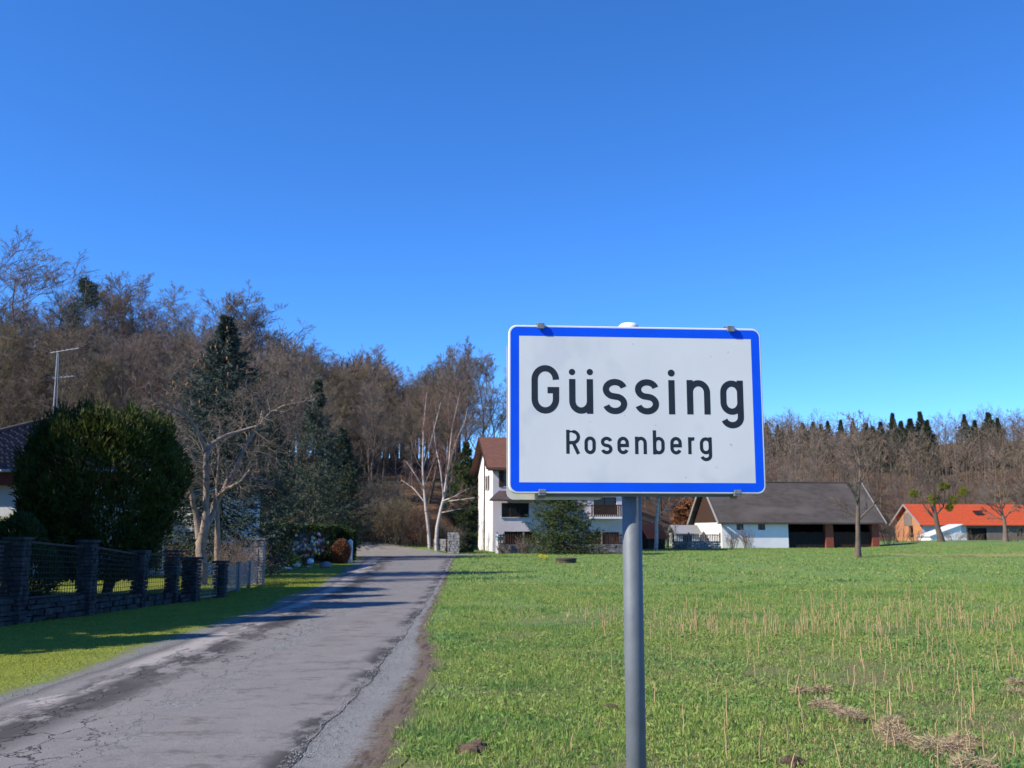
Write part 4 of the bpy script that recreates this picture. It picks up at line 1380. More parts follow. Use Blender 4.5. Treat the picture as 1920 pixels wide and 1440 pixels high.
def shrub_stems(rng, n, H, R_, base=0.15, r=0.012, twigs=6, up=0.05, sub=4):
    a = rng.uniform(0, 6.28, n); rr = base * np.sqrt(rng.random(n))
    k = 5
    P = np.zeros((n, k, 3))
    P[:, 0, 0] = rr * np.cos(a); P[:, 0, 1] = rr * np.sin(a); P[:, 0, 2] = -0.05
    d = unit(np.stack([np.cos(a) * R_ / H * rng.uniform(0.2, 1.1, n), np.sin(a) * R_ / H * rng.uniform(0.2, 1.1, n), np.ones(n)], 1))
    ln = H * rng.uniform(0.6, 1.05, n)
    for q in range(1, k):
        P[:, q] = P[:, q - 1] + d * (ln / (k - 1))[:, None]
        d = unit(d + rng.normal(size=(n, 3)) * 0.10 + np.array([0, 0, up]))
    R0 = r * np.linspace(1, 0.3, k)[None] * np.ones((n, 1))
    P1, R1 = branches(rng, P, R0, twigs, 0.25, 1.0, 0.6, 0.35, 4, up, 0.15, 0.6, r * 0.4)
    P2, R2 = branches(rng, P1, R1, sub, 0.2, 1.0, 0.6, 0.5, 3, up, 0.15, 0.7, r * 0.35)
    return join([tubes(P, R0, 4)]), join([tubes(P1, R1, 3), tubes(P2, R2, 3)])

# ------------------------------------------------------------------ the wood on the hillside (left) and the far slope (right)
VAR = []
for s in range(6):
    broad = s % 2 == 0
    VAR.append(bare_tree(100 + s, 14.0, 0.13 + 0.02 * (s % 3), 0.80 if broad else 0.55, 0.20 if broad else 0.26, 18, 7, 6, 7, 0.09 if broad else 0.13, 0.0100, 0.42 if broad else 0.33))
VMESH = []
VTOP = []
for s, g in enumerate(VAR):
    VTOP.append(float(np.percentile(g[1][0][:, 2], 99.7)))
    t = mesh_np('trunk', *g[0], M_BARK, smooth=True); c = mesh_np('crown', *g[1], M_TWIG[s % 4])
    VMESH.append((t.data, c.data))
    bpy.data.objects.remove(t); bpy.data.objects.remove(c)

def forest_tree(x, y, H, v, rz, label, group, name='bare_tree', zoff=0.0, wide=1.0):
    o = empty(name, (x, y, gz(x, y) + zoff), rz)
    s = H / VTOP[v]
    o.scale = (s * wide, s * wide, s)
    for nm, me in zip(('trunk', 'crown'), VMESH[v]):
        q = bpy.data.objects.new(nm, me)
        COL.objects.link(q)
        q.parent = o
    tag(o, label, 'tree', group)
    return o

ENV = np.array([(-300, 380), (0, 440), (60, 490), (130, 512), (200, 508), (270, 540), (340, 548), (385, 530), (440, 560), (500, 560), (530, 605), (560, 640), (620, 652), (680, 636), (720, 660), (760, 690), (800, 668), (850, 640), (900, 640), (945, 680), (1000, 690), (1400, 760)])
rngf = np.random.default_rng(7)
LAB_L = 'tall leafless deciduous tree in the brown wood on the slope above the garden'
LAB_R = 'leafless tree at the foot of the wooded slope behind the barns'
pts = []
def try_place(x, y, dmin):
    gx_, gy_ = x + 2.0, y - 79.0
    al, pe = -0.906 * gx_ - 0.423 * gy_, abs(-0.423 * gx_ + 0.906 * gy_)
    if 0 < al < 17 and pe < 5.2: return False
    for (a, b) in pts:
        if (a - x) ** 2 + (b - y) ** 2 < dmin * dmin:
            return False
    pts.append((x, y))
    return True
# crest row: these draw the skyline
crest = [(-60, 96), (25, 92), (75, 100), (140, 98), (195, 102), (235, 104), (300, 104), (372, 98), (400, 104), (455, 104), (495, 102), (555, 108), (600, 110), (650, 112), (690, 110), (735, 112), (770, 116), (800, 112), (838, 118), (868, 112), (902, 114), (935, 122), (975, 124), (1010, 122)]
for i, (px, y) in enumerate(crest):
    x = xp(px, y)
    py = np.interp(px, ENV[:, 0], ENV[:, 1])
    H = at(px, py, y)[2] - gz(x, y)
    pts.append((x, y))
    forest_tree(x, y, H * rngf.uniform(0.97, 1.02), [0, 2, 4, 0, 1][i % 5] if px < 820 else [1, 3, 5, 1][i % 4], rngf.uniform(0, 6.28),
                'bare tree whose crown stands against the sky on the garden-side crest' if px < 820 else 'slender bare tree with sky between its branches behind the white house', 'skyline trees of the garden-side wood' if px < 820 else 'skyline trees behind the white house', wide=1.45 if px < 600 else 1.15)
for i, (px, y) in enumerate([(c[0] + 24, c[1] + 6) for c in crest if c[0] < 640]):
    x = xp(px, y)
    H = (at(px, np.interp(px, ENV[:, 0], ENV[:, 1]) + 18, y)[2] - gz(x, y))
    pts.append((x, y))
    forest_tree(x, y, H, [2, 0, 4, 3][i % 4], rngf.uniform(0, 6.28), 'bare tree whose crown stands against the sky on the garden-side crest', 'skyline trees of the garden-side wood', wide=1.4)
n = 0
tries = 0
while n < 170 and tries < 6000:
    tries += 1
    y = rngf.uniform(74, 134) if tries > 160 else rngf.uniform(70, 80)
    px = rngf.uniform(-170, 850)
    if px > 780 and rngf.random() < 0.5: continue
    x = xp(px, y)
    if y < 72 + 0 and px > 620: continue
    if not try_place(x, y, 2.1): continue
    py = np.interp(px, ENV[:, 0], ENV[:, 1]) + rngf.uniform(14, 90)
    H = min(at(px, py, y)[2] - gz(x, y), rngf.uniform(11, 17.5))
    if H < 6: continue
    v = int(rngf.integers(0, 6))
    sh, tw = ('broad' if v % 2 == 0 else 'slender'), ['brown', 'grey', 'reddish', 'olive'][v % 4]
    forest_tree(x, y, H, v, rngf.uniform(0, 6.28), f'{sh} leafless tree with {tw} twigs inside the wood above the garden', f'{sh} {tw} bare trees of the garden-side wood', wide=rngf.uniform(1.0, 1.4))
    n += 1
n = 0
tries = 0
while n < 100 and tries < 6000:
    tries += 1
    px = rngf.uniform(1150, 2080)
    t = (px - 960) / FPX
    y = 118 + 52 * float(sstep(0.27, 0.42, t)) + rngf.uniform(0, 62)
    x = xp(px, y)
    if not try_place(x, y, 3.0): continue
    if x > 54 and y < 165: continue
    v = int(rngf.integers(0, 6))
    sh, tw = ('broad' if v % 2 == 0 else 'slender'), ['brown', 'grey', 'reddish', 'olive'][v % 4]
    forest_tree(x, y, rngf.uniform(7.0, 10.0), v, rngf.uniform(0, 6.28), f'{sh} leafless tree with {tw} twigs at the foot of the slope behind the barns', f'{sh} {tw} bare trees at the foot of the far slope', wide=rngf.uniform(0.85, 1.1))
    n += 1

# far wood: too many to count, one mass
def far_wood():
    rng = np.random.default_rng(77)
    protos = []
    for s in range(6):
        r = np.random.default_rng(300 + s)
        P0, R0 = trunk_line(r, 11.0, 0.16, 4)
        P1, R1 = branches(r, P0, R0, 13, 0.2, 0.98, 0.75, 0.40, 3, 0.12, 0.15, 0.5, 0.035)
        P2, R2 = branches(r, P1, R1, 6, 0.2, 1.0, 0.6, 0.55, 3, 0.12, 0.2, 0.6, 0.026)
        # twigs as thin slips
        B = P2[:, 1]; D = P2[:, 2] - P2[:, 0]
        C = np.concatenate([P2[:, 1], P2[:, 0]]); DD = np.concatenate([D, D]) + r.normal(size=(len(P2) * 2, 3)) * 0.35 + np.array([0, 0, 0.25])
        lv = leaves(C, DD, r, r.uniform(0.6, 1.5, len(C)), 0.085)
        lb = leaves(P1[:, 0], P1[:, 2] - P1[:, 0], r, np.linalg.norm(P1[:, 2] - P1[:, 0], axis=1), 0.10)
        V, F = join([tubes(P0[:, [0, 2, 3]], R0[:, [0, 2, 3]], 3), lv, lb])
        protos.append((V, F[0]))
    parts = []
    cnt = 0
    for _ in range(6000):
        px = rng.uniform(940, 2250)
        t = (px - 960) / FPX
        y0 = 135 + 52 * float(sstep(0.27, 0.42, t))
        y = y0 + (372 - y0) * rng.random() ** 0.62
        x = xp(px, y)
        if x > 50 and y < 170: continue
        V, F = protos[int(rng.integers(0, 6))]
        a = rng.uniform(0, 6.28); s = rng.uniform(0.75, 1.15)
        c, sn = math.cos(a), math.sin(a)
        W = np.stack([(V[:, 0] * c - V[:, 1] * sn) * s + x, (V[:, 0] * sn + V[:, 1] * c) * s + y, V[:, 2] * s * rng.uniform(0.9, 1.15) + gz(x, y)], 1)
        parts.append((W, F))
        cnt += 1
        if cnt >= 900: break
    for i in range(270):     # more behind the garden-side crest
        px = rng.uniform(-200, 780) if i < 150 else rng.uniform(600, 862); y = rng.uniform(118, 150); x = xp(px, y)
        V, F = protos[int(rng.integers(0, 6))]
        py = np.interp(px, ENV[:, 0], ENV[:, 1]) + 60
        H = at(px, py, y)[2] - gz(x, y)
        s = min(max(H / 11.0, 0.5), 1.3)
        parts.append((V * s + np.array([x, y, gz(x, y)]), F))
    V, F = join(parts)
    o = mesh_np('far_wood', V, F, M_FAR)
    tag(o, 'dense brown leafless woodland covering the far hillside behind the barns', 'woodland', kind='stuff')
far_wood()

# conifers on the far crest and in the wood
SPR = []
for s in range(3):
    g = spruce(500 + s, 11.0, 4.0, 0.75, 0.2, 0.06, 0.30, 0.11, power=0.85)
    t = mesh_np('trunk', *g[0], M_BARK, smooth=True); c = mesh_np('crown', *g[1], M_SPRUCE_D)
    SPR.append((t.data, c.data)); bpy.data.objects.remove(t); bpy.data.objects.remove(c)
def dark_spruce(px, py_top, y, H, v, label, group):
    x = xp(px, y)
    o = empty('dark_spruce', (x, y, 0))
    top = at(px, py_top, y)[2]
    base = gz(x, y)
    h = max(H, top - base)
    o.location.z = top - h
    s = h / 11.0
    ws = 0.75 + 0.7 * ((px * 7) % 10) / 10
    o.scale = (s * ws, s * ws, s)
    o.rotation_euler.z = px
    for nm, me in zip(('trunk', 'crown'), SPR[v]):
        q = bpy.data.objects.new(nm, me); COL.objects.link(q); q.parent = o
    tag(o, label, 'tree', group)
LABC = 'dark spruce standing out on the crest of the far wooded hill'
for i, (px, py, y) in enumerate([(1662, 784, 268), (1686, 768, 262), (1702, 782, 254), (1718, 778, 258), (1739, 765, 262), (1752, 780, 252), (1823, 770, 266), (1842, 781, 256), (1868, 766, 266), (1886, 777, 258), (1634, 786, 270), (1647, 792, 262),
                                 (1445, 790, 300), (1466, 793, 304), (1490, 791, 300), (1514, 790, 306), (1534, 788, 302), (1562, 786, 306), (1586, 784, 302), (1610, 782, 306), (1475, 797, 292), (1548, 792, 294)]):
    y, py = (y + 34, py + 7) if px > 1620 else (y + 22, py + 3)
    part = 0 if px < 1620 else 1 if px < 1790 else 2
    dark_spruce(px, py, y, 8, i % 3, ['small dark spruce in the thin row along the far crest beside the sign', 'dark spruce in the dense clump on the far crest above the young meadow tree', 'dark spruce in the clump on the far crest above the orange roof'][part],
                ['spruce row beside the sign', 'spruce clump above the meadow tree', 'spruce clump above the orange roof'][part])
dark_spruce(1752, 832, 262, 6, 1, 'single dark spruce halfway up the far brown slope', None)
rng = np.random.default_rng(505)
xpn, ypn = xp(128, 93), 93.0
zb = gz(xpn, ypn)
zt = at(128, 524, ypn)[2] - zb
P0, R0 = trunk_line(rng, zt - 0.3, 0.16, 9, 0.004, 0.006)
pb = []
for k in range(16):
    f = 0.52 + 0.46 * (k + 0.5) / 16
    w = 2.3 * (1.08 - f) / 0.56 + 0.25
    a = rng.uniform(0, 6.28)
    pb.append(leaf_blob(rng, 700, (w * 0.6 * math.cos(a), w * 0.6 * math.sin(a), f * zt), (0.55 + 0.4 * w, 0.55 + 0.4 * w, 0.42), 0.22, 0.06, 0.1, 0.7, 0.15))
pb.append(leaf_blob(rng, 900, (0, 0, zt - 0.5), (0.6, 0.6, 0.75), 0.22, 0.06, 0.1, 0.8, 0.15))
P1, R1 = branches(rng, P0, R0, 22, 0.5, 0.98, 1.2, 0.14, 4, 0.05, 0.12, 0.4, 0.03)
o = empty('scots_pine', (xpn, ypn, zb))
mesh_np('trunk', *join([tubes(P0, R0, 7), tubes(P1, R1, 4)]), M_BARK, o, smooth=True)
mesh_np('crown', *join(pb), M_PINE, o)
tag(o, 'lone green pine rising among the bare trees on the garden-side skyline', 'tree')

# ------------------------------------------------------------------ garden trees and shrubs
def thing_from(name, label, category, loc, parts, rz=0.0, group=None, kind=None):
    """parts: list of (part name, geometry, material[, smooth])"""
    o = empty(name, loc, rz)
    for p in parts:
        q = mesh_np(p[0], *p[1], p[2], o, smooth=len(p) > 3 and p[3])
        if p[0] in ('twigs', 'buds', 'blossoms'): q['kind'] = 'stuff'
    tag(o, label, category, group, kind)
    return o

# blue spruce
g = spruce(41, 9.1, 3.3, 2.3, 0.26, 0.10, 0.11, 0.036, cones=True, power=0.55)
bs = thing_from('blue_spruce', 'tall blue-green spruce with orange-brown cones behind the old garden tree', 'tree', (-10.0, 34.4, 0), [('trunk', g[0], M_BARK, True), ('crown', g[1], M_SPRUCE_B)])
mesh_np('cones', *g[2], M_CONE, bs, smooth=True)['kind'] = 'stuff'
# conifers behind the hedge
g = spruce(42, 10.2, 2.5, 1.0, 0.30, 0.12, 0.15, 0.04, power=0.6)
thing_from('silver_fir', 'broad grey-green fir behind the clipped garden hedge', 'tree', (xp(588, 56), 56, 0), [('trunk', g[0], M_BARK, True), ('crown', g[1], M_PINE)])
g = spruce(43, 7.6, 2.5, 1.2, 0.42, 0.14, 0.16, 0.045, power=0.6)
thing_from('drooping_fir', 'smaller dark fir with drooping branches at the edge of the wood', 'tree', (xp(640, 59), 59, 0), [('trunk', g[0], M_BARK, True), ('crown', g[1], M_SPRUCE_D)])
g = spruce(44, 7.4, 2.6, 1.2, 0.40, 0.12, 0.16, 0.045, power=0.6)
thing_from('shaded_fir', 'dark fir filling the gap between the blue spruce and the grey-green fir', 'tree', (xp(505, 52), 52, 0), [('trunk', g[0], M_BARK, True), ('crown', g[1], M_SPRUCE_D)])
# conifers that stand beside the bungalow and shade the fence and verge
for i, (x, y, H, r) in enumerate([(-13.2, 14.4, 7.8, 2.2), (-14.1, 17.0, 9.6, 2.6), (-12.6, 11.9, 6.6, 2.2), (-15.0, 19.6, 9.6, 2.6), (-15.9, 22.2, 9.2, 2.6), (-21.8, 32.0, 10.0, 2.6)]):
    if i == 0:
        g = spruce(45, 9.0, 3.0, 1.3, 0.25, 0.01, 0.28, 0.12, power=0.42)
        o = thing_from('garden_spruce', '', 'tree', (x, y, 0), [('trunk', g[0], M_BARK, True), ('crown', g[1], M_SPRUCE_D)])
        first_gs = o
    else:
        o = copy_thing(first_gs)
    o.location = (x, y, 0); o.scale = (H / 9 * 1.0, H / 9 * 1.0, H / 9); o.rotation_euler.z = i * 1.7
    tag(o, 'dense dark spruce beside the bungalow garden that shades the fence', 'tree', 'spruces shading the garden fence')

# the big yew
rng = np.random.default_rng(51)
yz = np.array([0.35, 0.9, 1.5, 2.1, 2.7, 3.2, 3.7, 4.05, 4.3]); yr = np.array([1.0, 1.25, 1.5, 1.75, 1.95, 1.95, 1.75, 1.40, 0.7])
n = 30000
z = 0.35 + 3.95 * rng.random(n); a = rng.uniform(0, 6.28, n)
ph = rng.uniform(0, 6.28, 4)
lum = 1 + 0.06 * np.sin(3 * a + ph[0] + z) + 0.05 * np.sin(7 * a + 2.1 * z + ph[1]) + 0.04 * np.sin(5 * z + 4 * a + ph[2])
r = np.interp(z, yz, yr) * lum * (1 - 0.35 * rng.random(n) ** 2.2)
C = np.stack([r * np.cos(a), r * np.sin(a) * 0.92, z], 1)
D = np.stack([np.cos(a) * 0.6, np.sin(a) * 0.6, np.full(n, 0.75)], 1) + rng.normal(size=(n, 3)) * 0.4
yw = [leaves(C, D, rng, 0.16 * rng.uniform(0.6, 1.4, n), 0.042)]
for k in range(52):
    a = rng.uniform(0, 6.28); rr_ = 1.7 * math.sqrt(rng.random())
    zt = np.interp(rr_, yr[::-1][:5], yz[::-1][:5])
    yw.append(leaf_blob(rng, 330, (rr_ * math.cos(a), rr_ * math.sin(a) * 0.92, zt - 0.05 + rng.uniform(-0.15, 0.22)), (0.24, 0.24, 0.42), 0.14, 0.034, 0.3, 1.3, 0.1))
for k in range(70):
    a = rng.uniform(0, 6.28); zc = rng.uniform(0.7, 3.7); rc = np.interp(zc, yz, yr) + rng.uniform(-0.1, 0.14)
    yw.append(leaf_blob(rng, 190, (rc * math.cos(a), rc * math.sin(a) * 0.92, zc), (0.22, 0.22, 0.30), 0.15, 0.036, 0.3, 0.9, 0.1))
P0, R0 = shrub_stems(np.random.default_rng(3), 14, 3.2, 1.3, 0.35, 0.05, 4, 0.05, 2)
thing_from('yew_bush', 'huge rounded dark yew bush behind the stone-pillar fence', 'bush', (-10.25, 25.0, 0), [('stems', P0, M_BARK), ('foliage', join(yw), M_YEW)])

# small clipped conifer in front of the bungalow
rng = np.random.default_rng(52)
cb = [leaf_blob(rng, 9000, (0, 0, 0.75), (0.85, 0.8, 0.75), 0.10, 0.03, 0.6, 0.6, 0.04, 0.05), leaf_blob(rng, 5000, (0.0, 0, 1.35), (0.5, 0.5, 0.55), 0.10, 0.03, 0.6, 0.6, 0.05)]
st, _ = shrub_stems(np.random.default_rng(4), 6, 1.2, 0.4, 0.1, 0.03, 2)
thing_from('clipped_cypress', 'small dark conical cypress in front of the bungalow wall', 'bush', (xp(36, 21.5) - 0.0, 21.5, 0), [('stems', st, M_BARK), ('foliage', join(cb), M_HEDGE)])
rng = np.random.default_rng(53)
fl = leaf_blob(rng, 2600, (0, 0, 1.35), (0.9, 0.5, 0.65), 0.09, 0.045, 0.3, 0.4, 0.12)
st = shrub_stems(np.random.default_rng(5), 22, 1.9, 0.9, 0.3, 0.012, 5)
thing_from('flowering_shrub', 'sparse shrub with pale yellow buds beside the bungalow wall', 'bush', (xp(10, 29), 29, 0), [('stems', st[0], M_BARK_L), ('twigs', st[1], M_TWIG_PALE), ('buds', fl, M_MISTLE)])

# old bare tree with hanging twigs
def old_tree():
    rng = np.random.default_rng(61)
    d = 30.0
    A = lambda px, py, dd=0.0: at(px, py, d + dd)
    base = at(378, 1095, d); base[2] = -0.2
    limbs = [([base, A(377, 1060), A(376, 1025), A(380, 1000)], [0.21, 0.165, 0.15, 0.15]),
             ([A(374, 1010), A(368, 965), A(361, 935, -0.2), A(352, 905, -0.4), A(338, 880, -0.6), A(330, 850, -0.9)], [0.13, 0.085, 0.07, 0.06, 0.05, 0.035]),
             ([A(380, 1002), A(386, 970), A(388, 930), A(386, 880), A(384, 845), A(397, 830, 0.1), A(425, 815, 0.3), A(455, 806, 0.5), A(486, 798, 0.6)], [0.14, 0.10, 0.095, 0.088, 0.08, 0.07, 0.055, 0.045, 0.03]),
             ([A(382, 1000), A(396, 970, 0.2), A(410, 930, 0.4), A(440, 885, 0.5), A(455, 850, 0.6), A(470, 815, 0.6), A(490, 792, 0.7), A(492, 770, 0.8)], [0.13, 0.10, 0.085, 0.075, 0.065, 0.055, 0.045, 0.03]),
             ([A(398, 955, 0.3), A(415, 920, 0.1), A(445, 908, -0.2), A(470, 880, -0.4)], [0.07, 0.055, 0.045, 0.03]),
             ([A(486, 798, 0.6), A(510, 770, 0.8), A(545, 757, 1.0), A(590, 750, 1.2)], [0.04, 0.035, 0.028, 0.02]),
             ([A(384, 845), A(370, 800, -0.2), A(340, 770, -0.5), A(310, 765, -0.8), A(285, 750, -1.0)], [0.06, 0.05, 0.04, 0.03, 0.02]),
             ([A(490, 792, 0.7), A(500, 765, 0.5), A(480, 740, 0.3), A(455, 730, 0.2)], [0.04, 0.03, 0.025, 0.018])]
    parts, tw = [], []
    for P, r in limbs:
        P = np.array(P)
        k = 14
        s = np.linspace(0, 1, len(P)); u = np.linspace(0, 1, k)
        Q = np.stack([np.interp(u, s, P[:, i]) for i in range(3)], 1)
        for _ in range(2):
            Q[1:-1] = 0.5 * Q[1:-1] + 0.25 * (Q[2:] + Q[:-2])
        Q[1:-1] += rng.normal(size=(k - 2, 3)) * 0.015
        rr = np.interp(u, s, r)
        parts.append(tubes(Q[None], rr[None], 9))
        if P[0, 2] < 0: continue
        P1, R1 = branches(rng, Q[None], rr[None] * 0 + 0.024, 16, 0.25, 1.0, 0.9, 0.50, 6, -0.02, 0.22, 0.75, 0.008)
        P2, R2 = branches(rng, P1, R1, 7, 0.2, 1.0, 0.7, 0.55, 6, -0.20, 0.16, 0.6, 0.0065)
        P3, R3 = branches(rng, P2, R2, 3, 0.2, 1.0, 0.5, 0.6, 4, -0.28, 0.12, 0.7, 0.006)
        tw += [tubes(P1, R1, 4), tubes(P2, R2, 3), tubes(P3, R3, 3)]
    thing_from('old_fruit_tree', 'old bare garden tree with forked pale trunk and hanging twigs', 'tree', (0, 0, 0), [('trunk', join(parts), M_BARK_L, True), ('crown', join(tw), M_TWIG_PALE)])
old_tree()
# second, slimmer trunk beside it
rng = np.random.default_rng(62)
P0, R0 = trunk_line(rng, 4.2, 0.12, 8, 0.01, 0.006)
P1, R1 = branches(rng, P0, R0, 9, 0.5, 1.0, 0.8, 0.4, 5, 0.03, 0.15, 0.5, 0.012)
P2, R2 = branches(rng, P1, R1, 6, 0.2, 1.0, 0.7, 0.5, 4, 0.0, 0.2, 0.6, 0.008)
thing_from('slim_fruit_tree', 'slim straight bare tree trunk beside the forked garden tree', 'tree', (xp(413, 30.5), 30.5, 0), [('trunk', join([tubes(P0, R0, 8), tubes(P1, R1, 5)]), M_BARK_L, True), ('crown', join([tubes(P2, R2, 3)]), M_TWIG_PALE)])

def hedge_box(seed, x0, x1, y0, y1, h, n, size=0.10, width=0.045):
    rng = np.random.default_rng(seed)
    # leaves on the faces of a soft box
    C = np.stack([rng.uniform(x0, x1, n), rng.uniform(y0, y1, n), rng.uniform(0.05, h, n)], 1)
    face = rng.integers(0, 4, n)
    dep = rng.exponential(0.07, n)
    C[face == 0, 1] = y0 + dep[face == 0]
    C[face == 1, 2] = h - dep[face == 1]
    C[face == 2, 0] = x1 - dep[face == 2]
    C[face == 3, 0] = x0 + dep[face == 3]
    C += 0.05 * np.sin(C[:, [1, 2, 0]] * 5 + seed)
    nrm = np.array([(0, -1, 0.3), (0, 0, 1), (1, 0, 0.3), (-1, 0, 0.3)])[face]
    D = unit(nrm + rng.normal(size=(n, 3)) * 0.6)
    return leaves(C, D, rng, size * rng.uniform(0.6, 1.4, n), width)

def hedge(name, label, seed, px0, px1, d, h, thick, n, m=M_HEDGE):
    x0, x1 = xp(px0, d), xp(px1, d)
    cx = (x0 + x1) / 2
    w = (x1 - x0) / 2
    core = MB(); core.box(-w + 0.12, w - 0.12, 0.14, thick - 0.1, -0.05, h - 0.14)
    o = empty(name, (cx, d, gz(cx, d)))
    core.build('branches', M_BARK, o)
    mesh_np('foliage', *hedge_box(seed, -w, w, 0, thick, h, n), m, o)
    tag(o, label, 'hedge')
hedge('garden_hedge', 'long clipped dark green hedge behind the egg-decorated shrub', 71, 425, 560, 47.5, 1.85, 1.2, 18000)
hedge('shaded_hedge', 'dark shaded clipped hedge between the long hedge and the rounded one', 72, 563, 626, 49.5, 1.78, 1.0, 12000)
rng = np.random.default_rng(73)
lf = join([leaf_blob(rng, 9000, (0, 0, 0.95), (0.62, 0.6, 0.85), 0.09, 0.045, 0.75, 0.3, 0.04, 0.05), hedge_box(5, -0.5, 0.5, -0.45, 0.45, 1.5, 5000)])
st = shrub_stems(np.random.default_rng(6), 10, 1.2, 0.4, 0.2, 0.02, 3)
thing_from('rounded_hedge', 'round-topped clipped green bush beside the pale marker post', 'bush', (xp(645, 50.8), 50.8, 0), [('stems', st[0], M_BARK), ('foliage', lf, M_HEDGE)])
rng = np.random.default_rng(74)
lf = leaf_blob(rng, 7000, (0, 0, 0.55), (0.44, 0.44, 0.62), 0.07, 0.04, 0.55, 0.3, 0.04, 0.0)
st = shrub_stems(np.random.default_rng(7), 12, 0.9, 0.4, 0.15, 0.012, 4)
thing_from('beech_ball', 'clipped russet-leaved bush in front of the rounded green hedge', 'bush', (xp(640, 48.8), 48.8, 0), [('stems', st[0], M_BARK), ('foliage', lf, M_BEECH)])
po = empty('marker_post', (xp(657, 50.0), 50.0, 0)); tag(po, 'short pale concrete post at the lawn corner by the driveway', 'post')
m = MB(); m.box(-0.11, 0.11, -0.11, 0.11, -0.1, 1.05); m.build('shaft', M_STONE_W, po, bevel=0.015)
m = MB(); m.add([(-0.13, -0.13, 1.052), (0.13, -0.13, 1.052), (0.13, 0.13, 1.052), (-0.13, 0.13, 1.052), (0, 0, 1.17)], [(0, 3, 2, 1), (0, 1, 4), (1, 2, 4), (2, 3, 4), (3, 0, 4)]); m.build('cap', M_STONE_W, po)

# shrub hung with painted eggs
def egg_shrub():
    rng = np.random.default_rng(81)
    st = shrub_stems(rng, 26, 1.55, 0.85, 0.12, 0.011, 6, 0.02, 4)
    o = thing_from('egg_shrub', 'bare shrub hung with colourful painted eggs on the lawn', 'shrub', (xp(577, 44.8), 44.8, 0), [('stems', st[0], M_BARK), ('twigs', st[1], M_TWIG[1])])
    cols = {'white': (0.80, 0.76, 0.72), 'pink': (0.75, 0.30, 0.38), 'red': (0.60, 0.02, 0.06), 'yellow': (0.78, 0.58, 0.16), 'orange': (0.72, 0.30, 0.10), 'lilac': (0.45, 0.34, 0.60), 'green': (0.42, 0.55, 0.16)}
    o.scale = (1.2, 1.2, 1.15)
    keys = ['white', 'pink', 'white', 'yellow', 'red', 'orange', 'white', 'pink', 'lilac', 'green', 'white', 'yellow']
    prof = [(0.002, -0.062), (0.028, -0.052), (0.046, -0.022), (0.048, 0.004), (0.038, 0.040), (0.020, 0.062), (0.002, 0.070)]
    meshes = {}
    twigs = st[1][0]
    for i in range(95):
        k = keys[int(rng.integers(0, len(keys)))]
        if k not in meshes:
            mb = MB(); mb.lathe(prof, 10)
            e = mb.build('egg', mat('egg_' + k, cols[k], tuple(c * 0.85 for c in cols[k]), rough=0.35, scale=20), o, smooth=True)
            meshes[k] = e.data
        else:
            e = bpy.data.objects.new('egg', meshes[k]); COL.objects.link(e); e.parent = o
        p = twigs[int(rng.integers(0, len(twigs)))]
        e.location = (p[0] * 1.02, p[1] * 1.02, max(0.2, p[2] - 0.07))
        e.rotation_euler = (rng.uniform(-0.2, 0.2), rng.uniform(-0.2, 0.2), 0)
        s = rng.uniform(0.75, 1.15)
        e.scale = (s, s, s)
egg_shrub()
def boulder(name, label, cat, x, y, r, mats, seed, sq=0.75, group=None):
    rng = np.random.default_rng(seed)
    mb = MB()
    prof = [(r * math.sin(t), r * sq * (1 - math.cos(t)) - 0.03) for t in np.linspace(0.12, math.pi - 0.1, 8)]
    mb.lathe(prof, 12)
    mb.v = [(a + rng.normal() * r * 0.06, b + rng.normal() * r * 0.06, c + rng.normal() * r * 0.05) for a, b, c in mb.v]
    o = mb.build(name, mats, None, smooth=True)
    o.location = (x, y, gz(x, y))
    return tag(o, label, cat, group)
gb = empty('garden_globe', (xp(583, 43.6), 43.6, 0)); tag(gb, 'shiny pale glass garden globe in front of the egg-hung shrub', 'garden globe')
m = MB(); m.lathe([(0.15 * math.sin(t), 0.15 - 0.15 * math.cos(t) + 0.1) for t in np.linspace(0.05, math.pi - 0.05, 14)], 22); m.build('globe', mat('pale_glass_globe', (0.62, 0.70, 0.74), (0.55, 0.63, 0.68), rough=0.15, spec=0.7), gb, smooth=True)
m = MB(); m.lathe([(0.1, -0.1), (0.1, 0.02), (0.06, 0.13)], 12); m.build('stand', M_STONE, gb)
boulder('garden_stone', 'small white boulder on the lawn beside the glass globe', 'stone', xp(557, 43.9), 43.9, 0.17, M_STONE_W, 1)
boulder('garden_stone', 'larger grey boulder with white top near the glass globe', 'stone', xp(612, 43.2), 43.2, 0.27, M_STONE, 2, 0.55)
boulder('garden_stone', 'flat pale stepping stone in the flower bed', 'stone', xp(541, 42.6), 42.6, 0.22, M_STONE_W, 3, 0.2)
for i, (px, d, H, r, seed, m, lab) in enumerate([(440, 29.3, 1.55, 0.75, 11, M_TWIG[2], 'leafless reddish rose bush behind the low mesh fence'), (462, 31.5, 1.25, 0.6, 12, M_TWIG_PALE, 'pale dry shrub near the tall stone pillar'),
                                            (507, 36.0, 0.8, 0.5, 13, M_TWIG[2], 'low dry reddish perennials in the flower bed past the tall pillar'), (425, 33.0, 1.3, 0.6, 14, M_TWIG[3], 'olive bare shrub next to the slim tree trunk')]):
    st = shrub_stems(np.random.default_rng(seed), 30, H, r, 0.3, 0.010, 6, 0.03, 4)
    thing_from('bare_shrub', lab, 'shrub', (xp(px, d), d, 0), [('stems', st[0], M_BARK), ('twigs', st[1], m)])
rng = np.random.default_rng(83)
thing_from('leafy_perennial', 'fresh green leafy perennial in front of the egg shrub', 'plant', (xp(548, 44.0), 44.0, 0), [('foliage', leaf_blob(rng, 900, (0, 0, 0.18), (0.35, 0.3, 0.3), 0.16, 0.05, 0.2, 0.9, 0.1, 0.0), M_LAWN)])

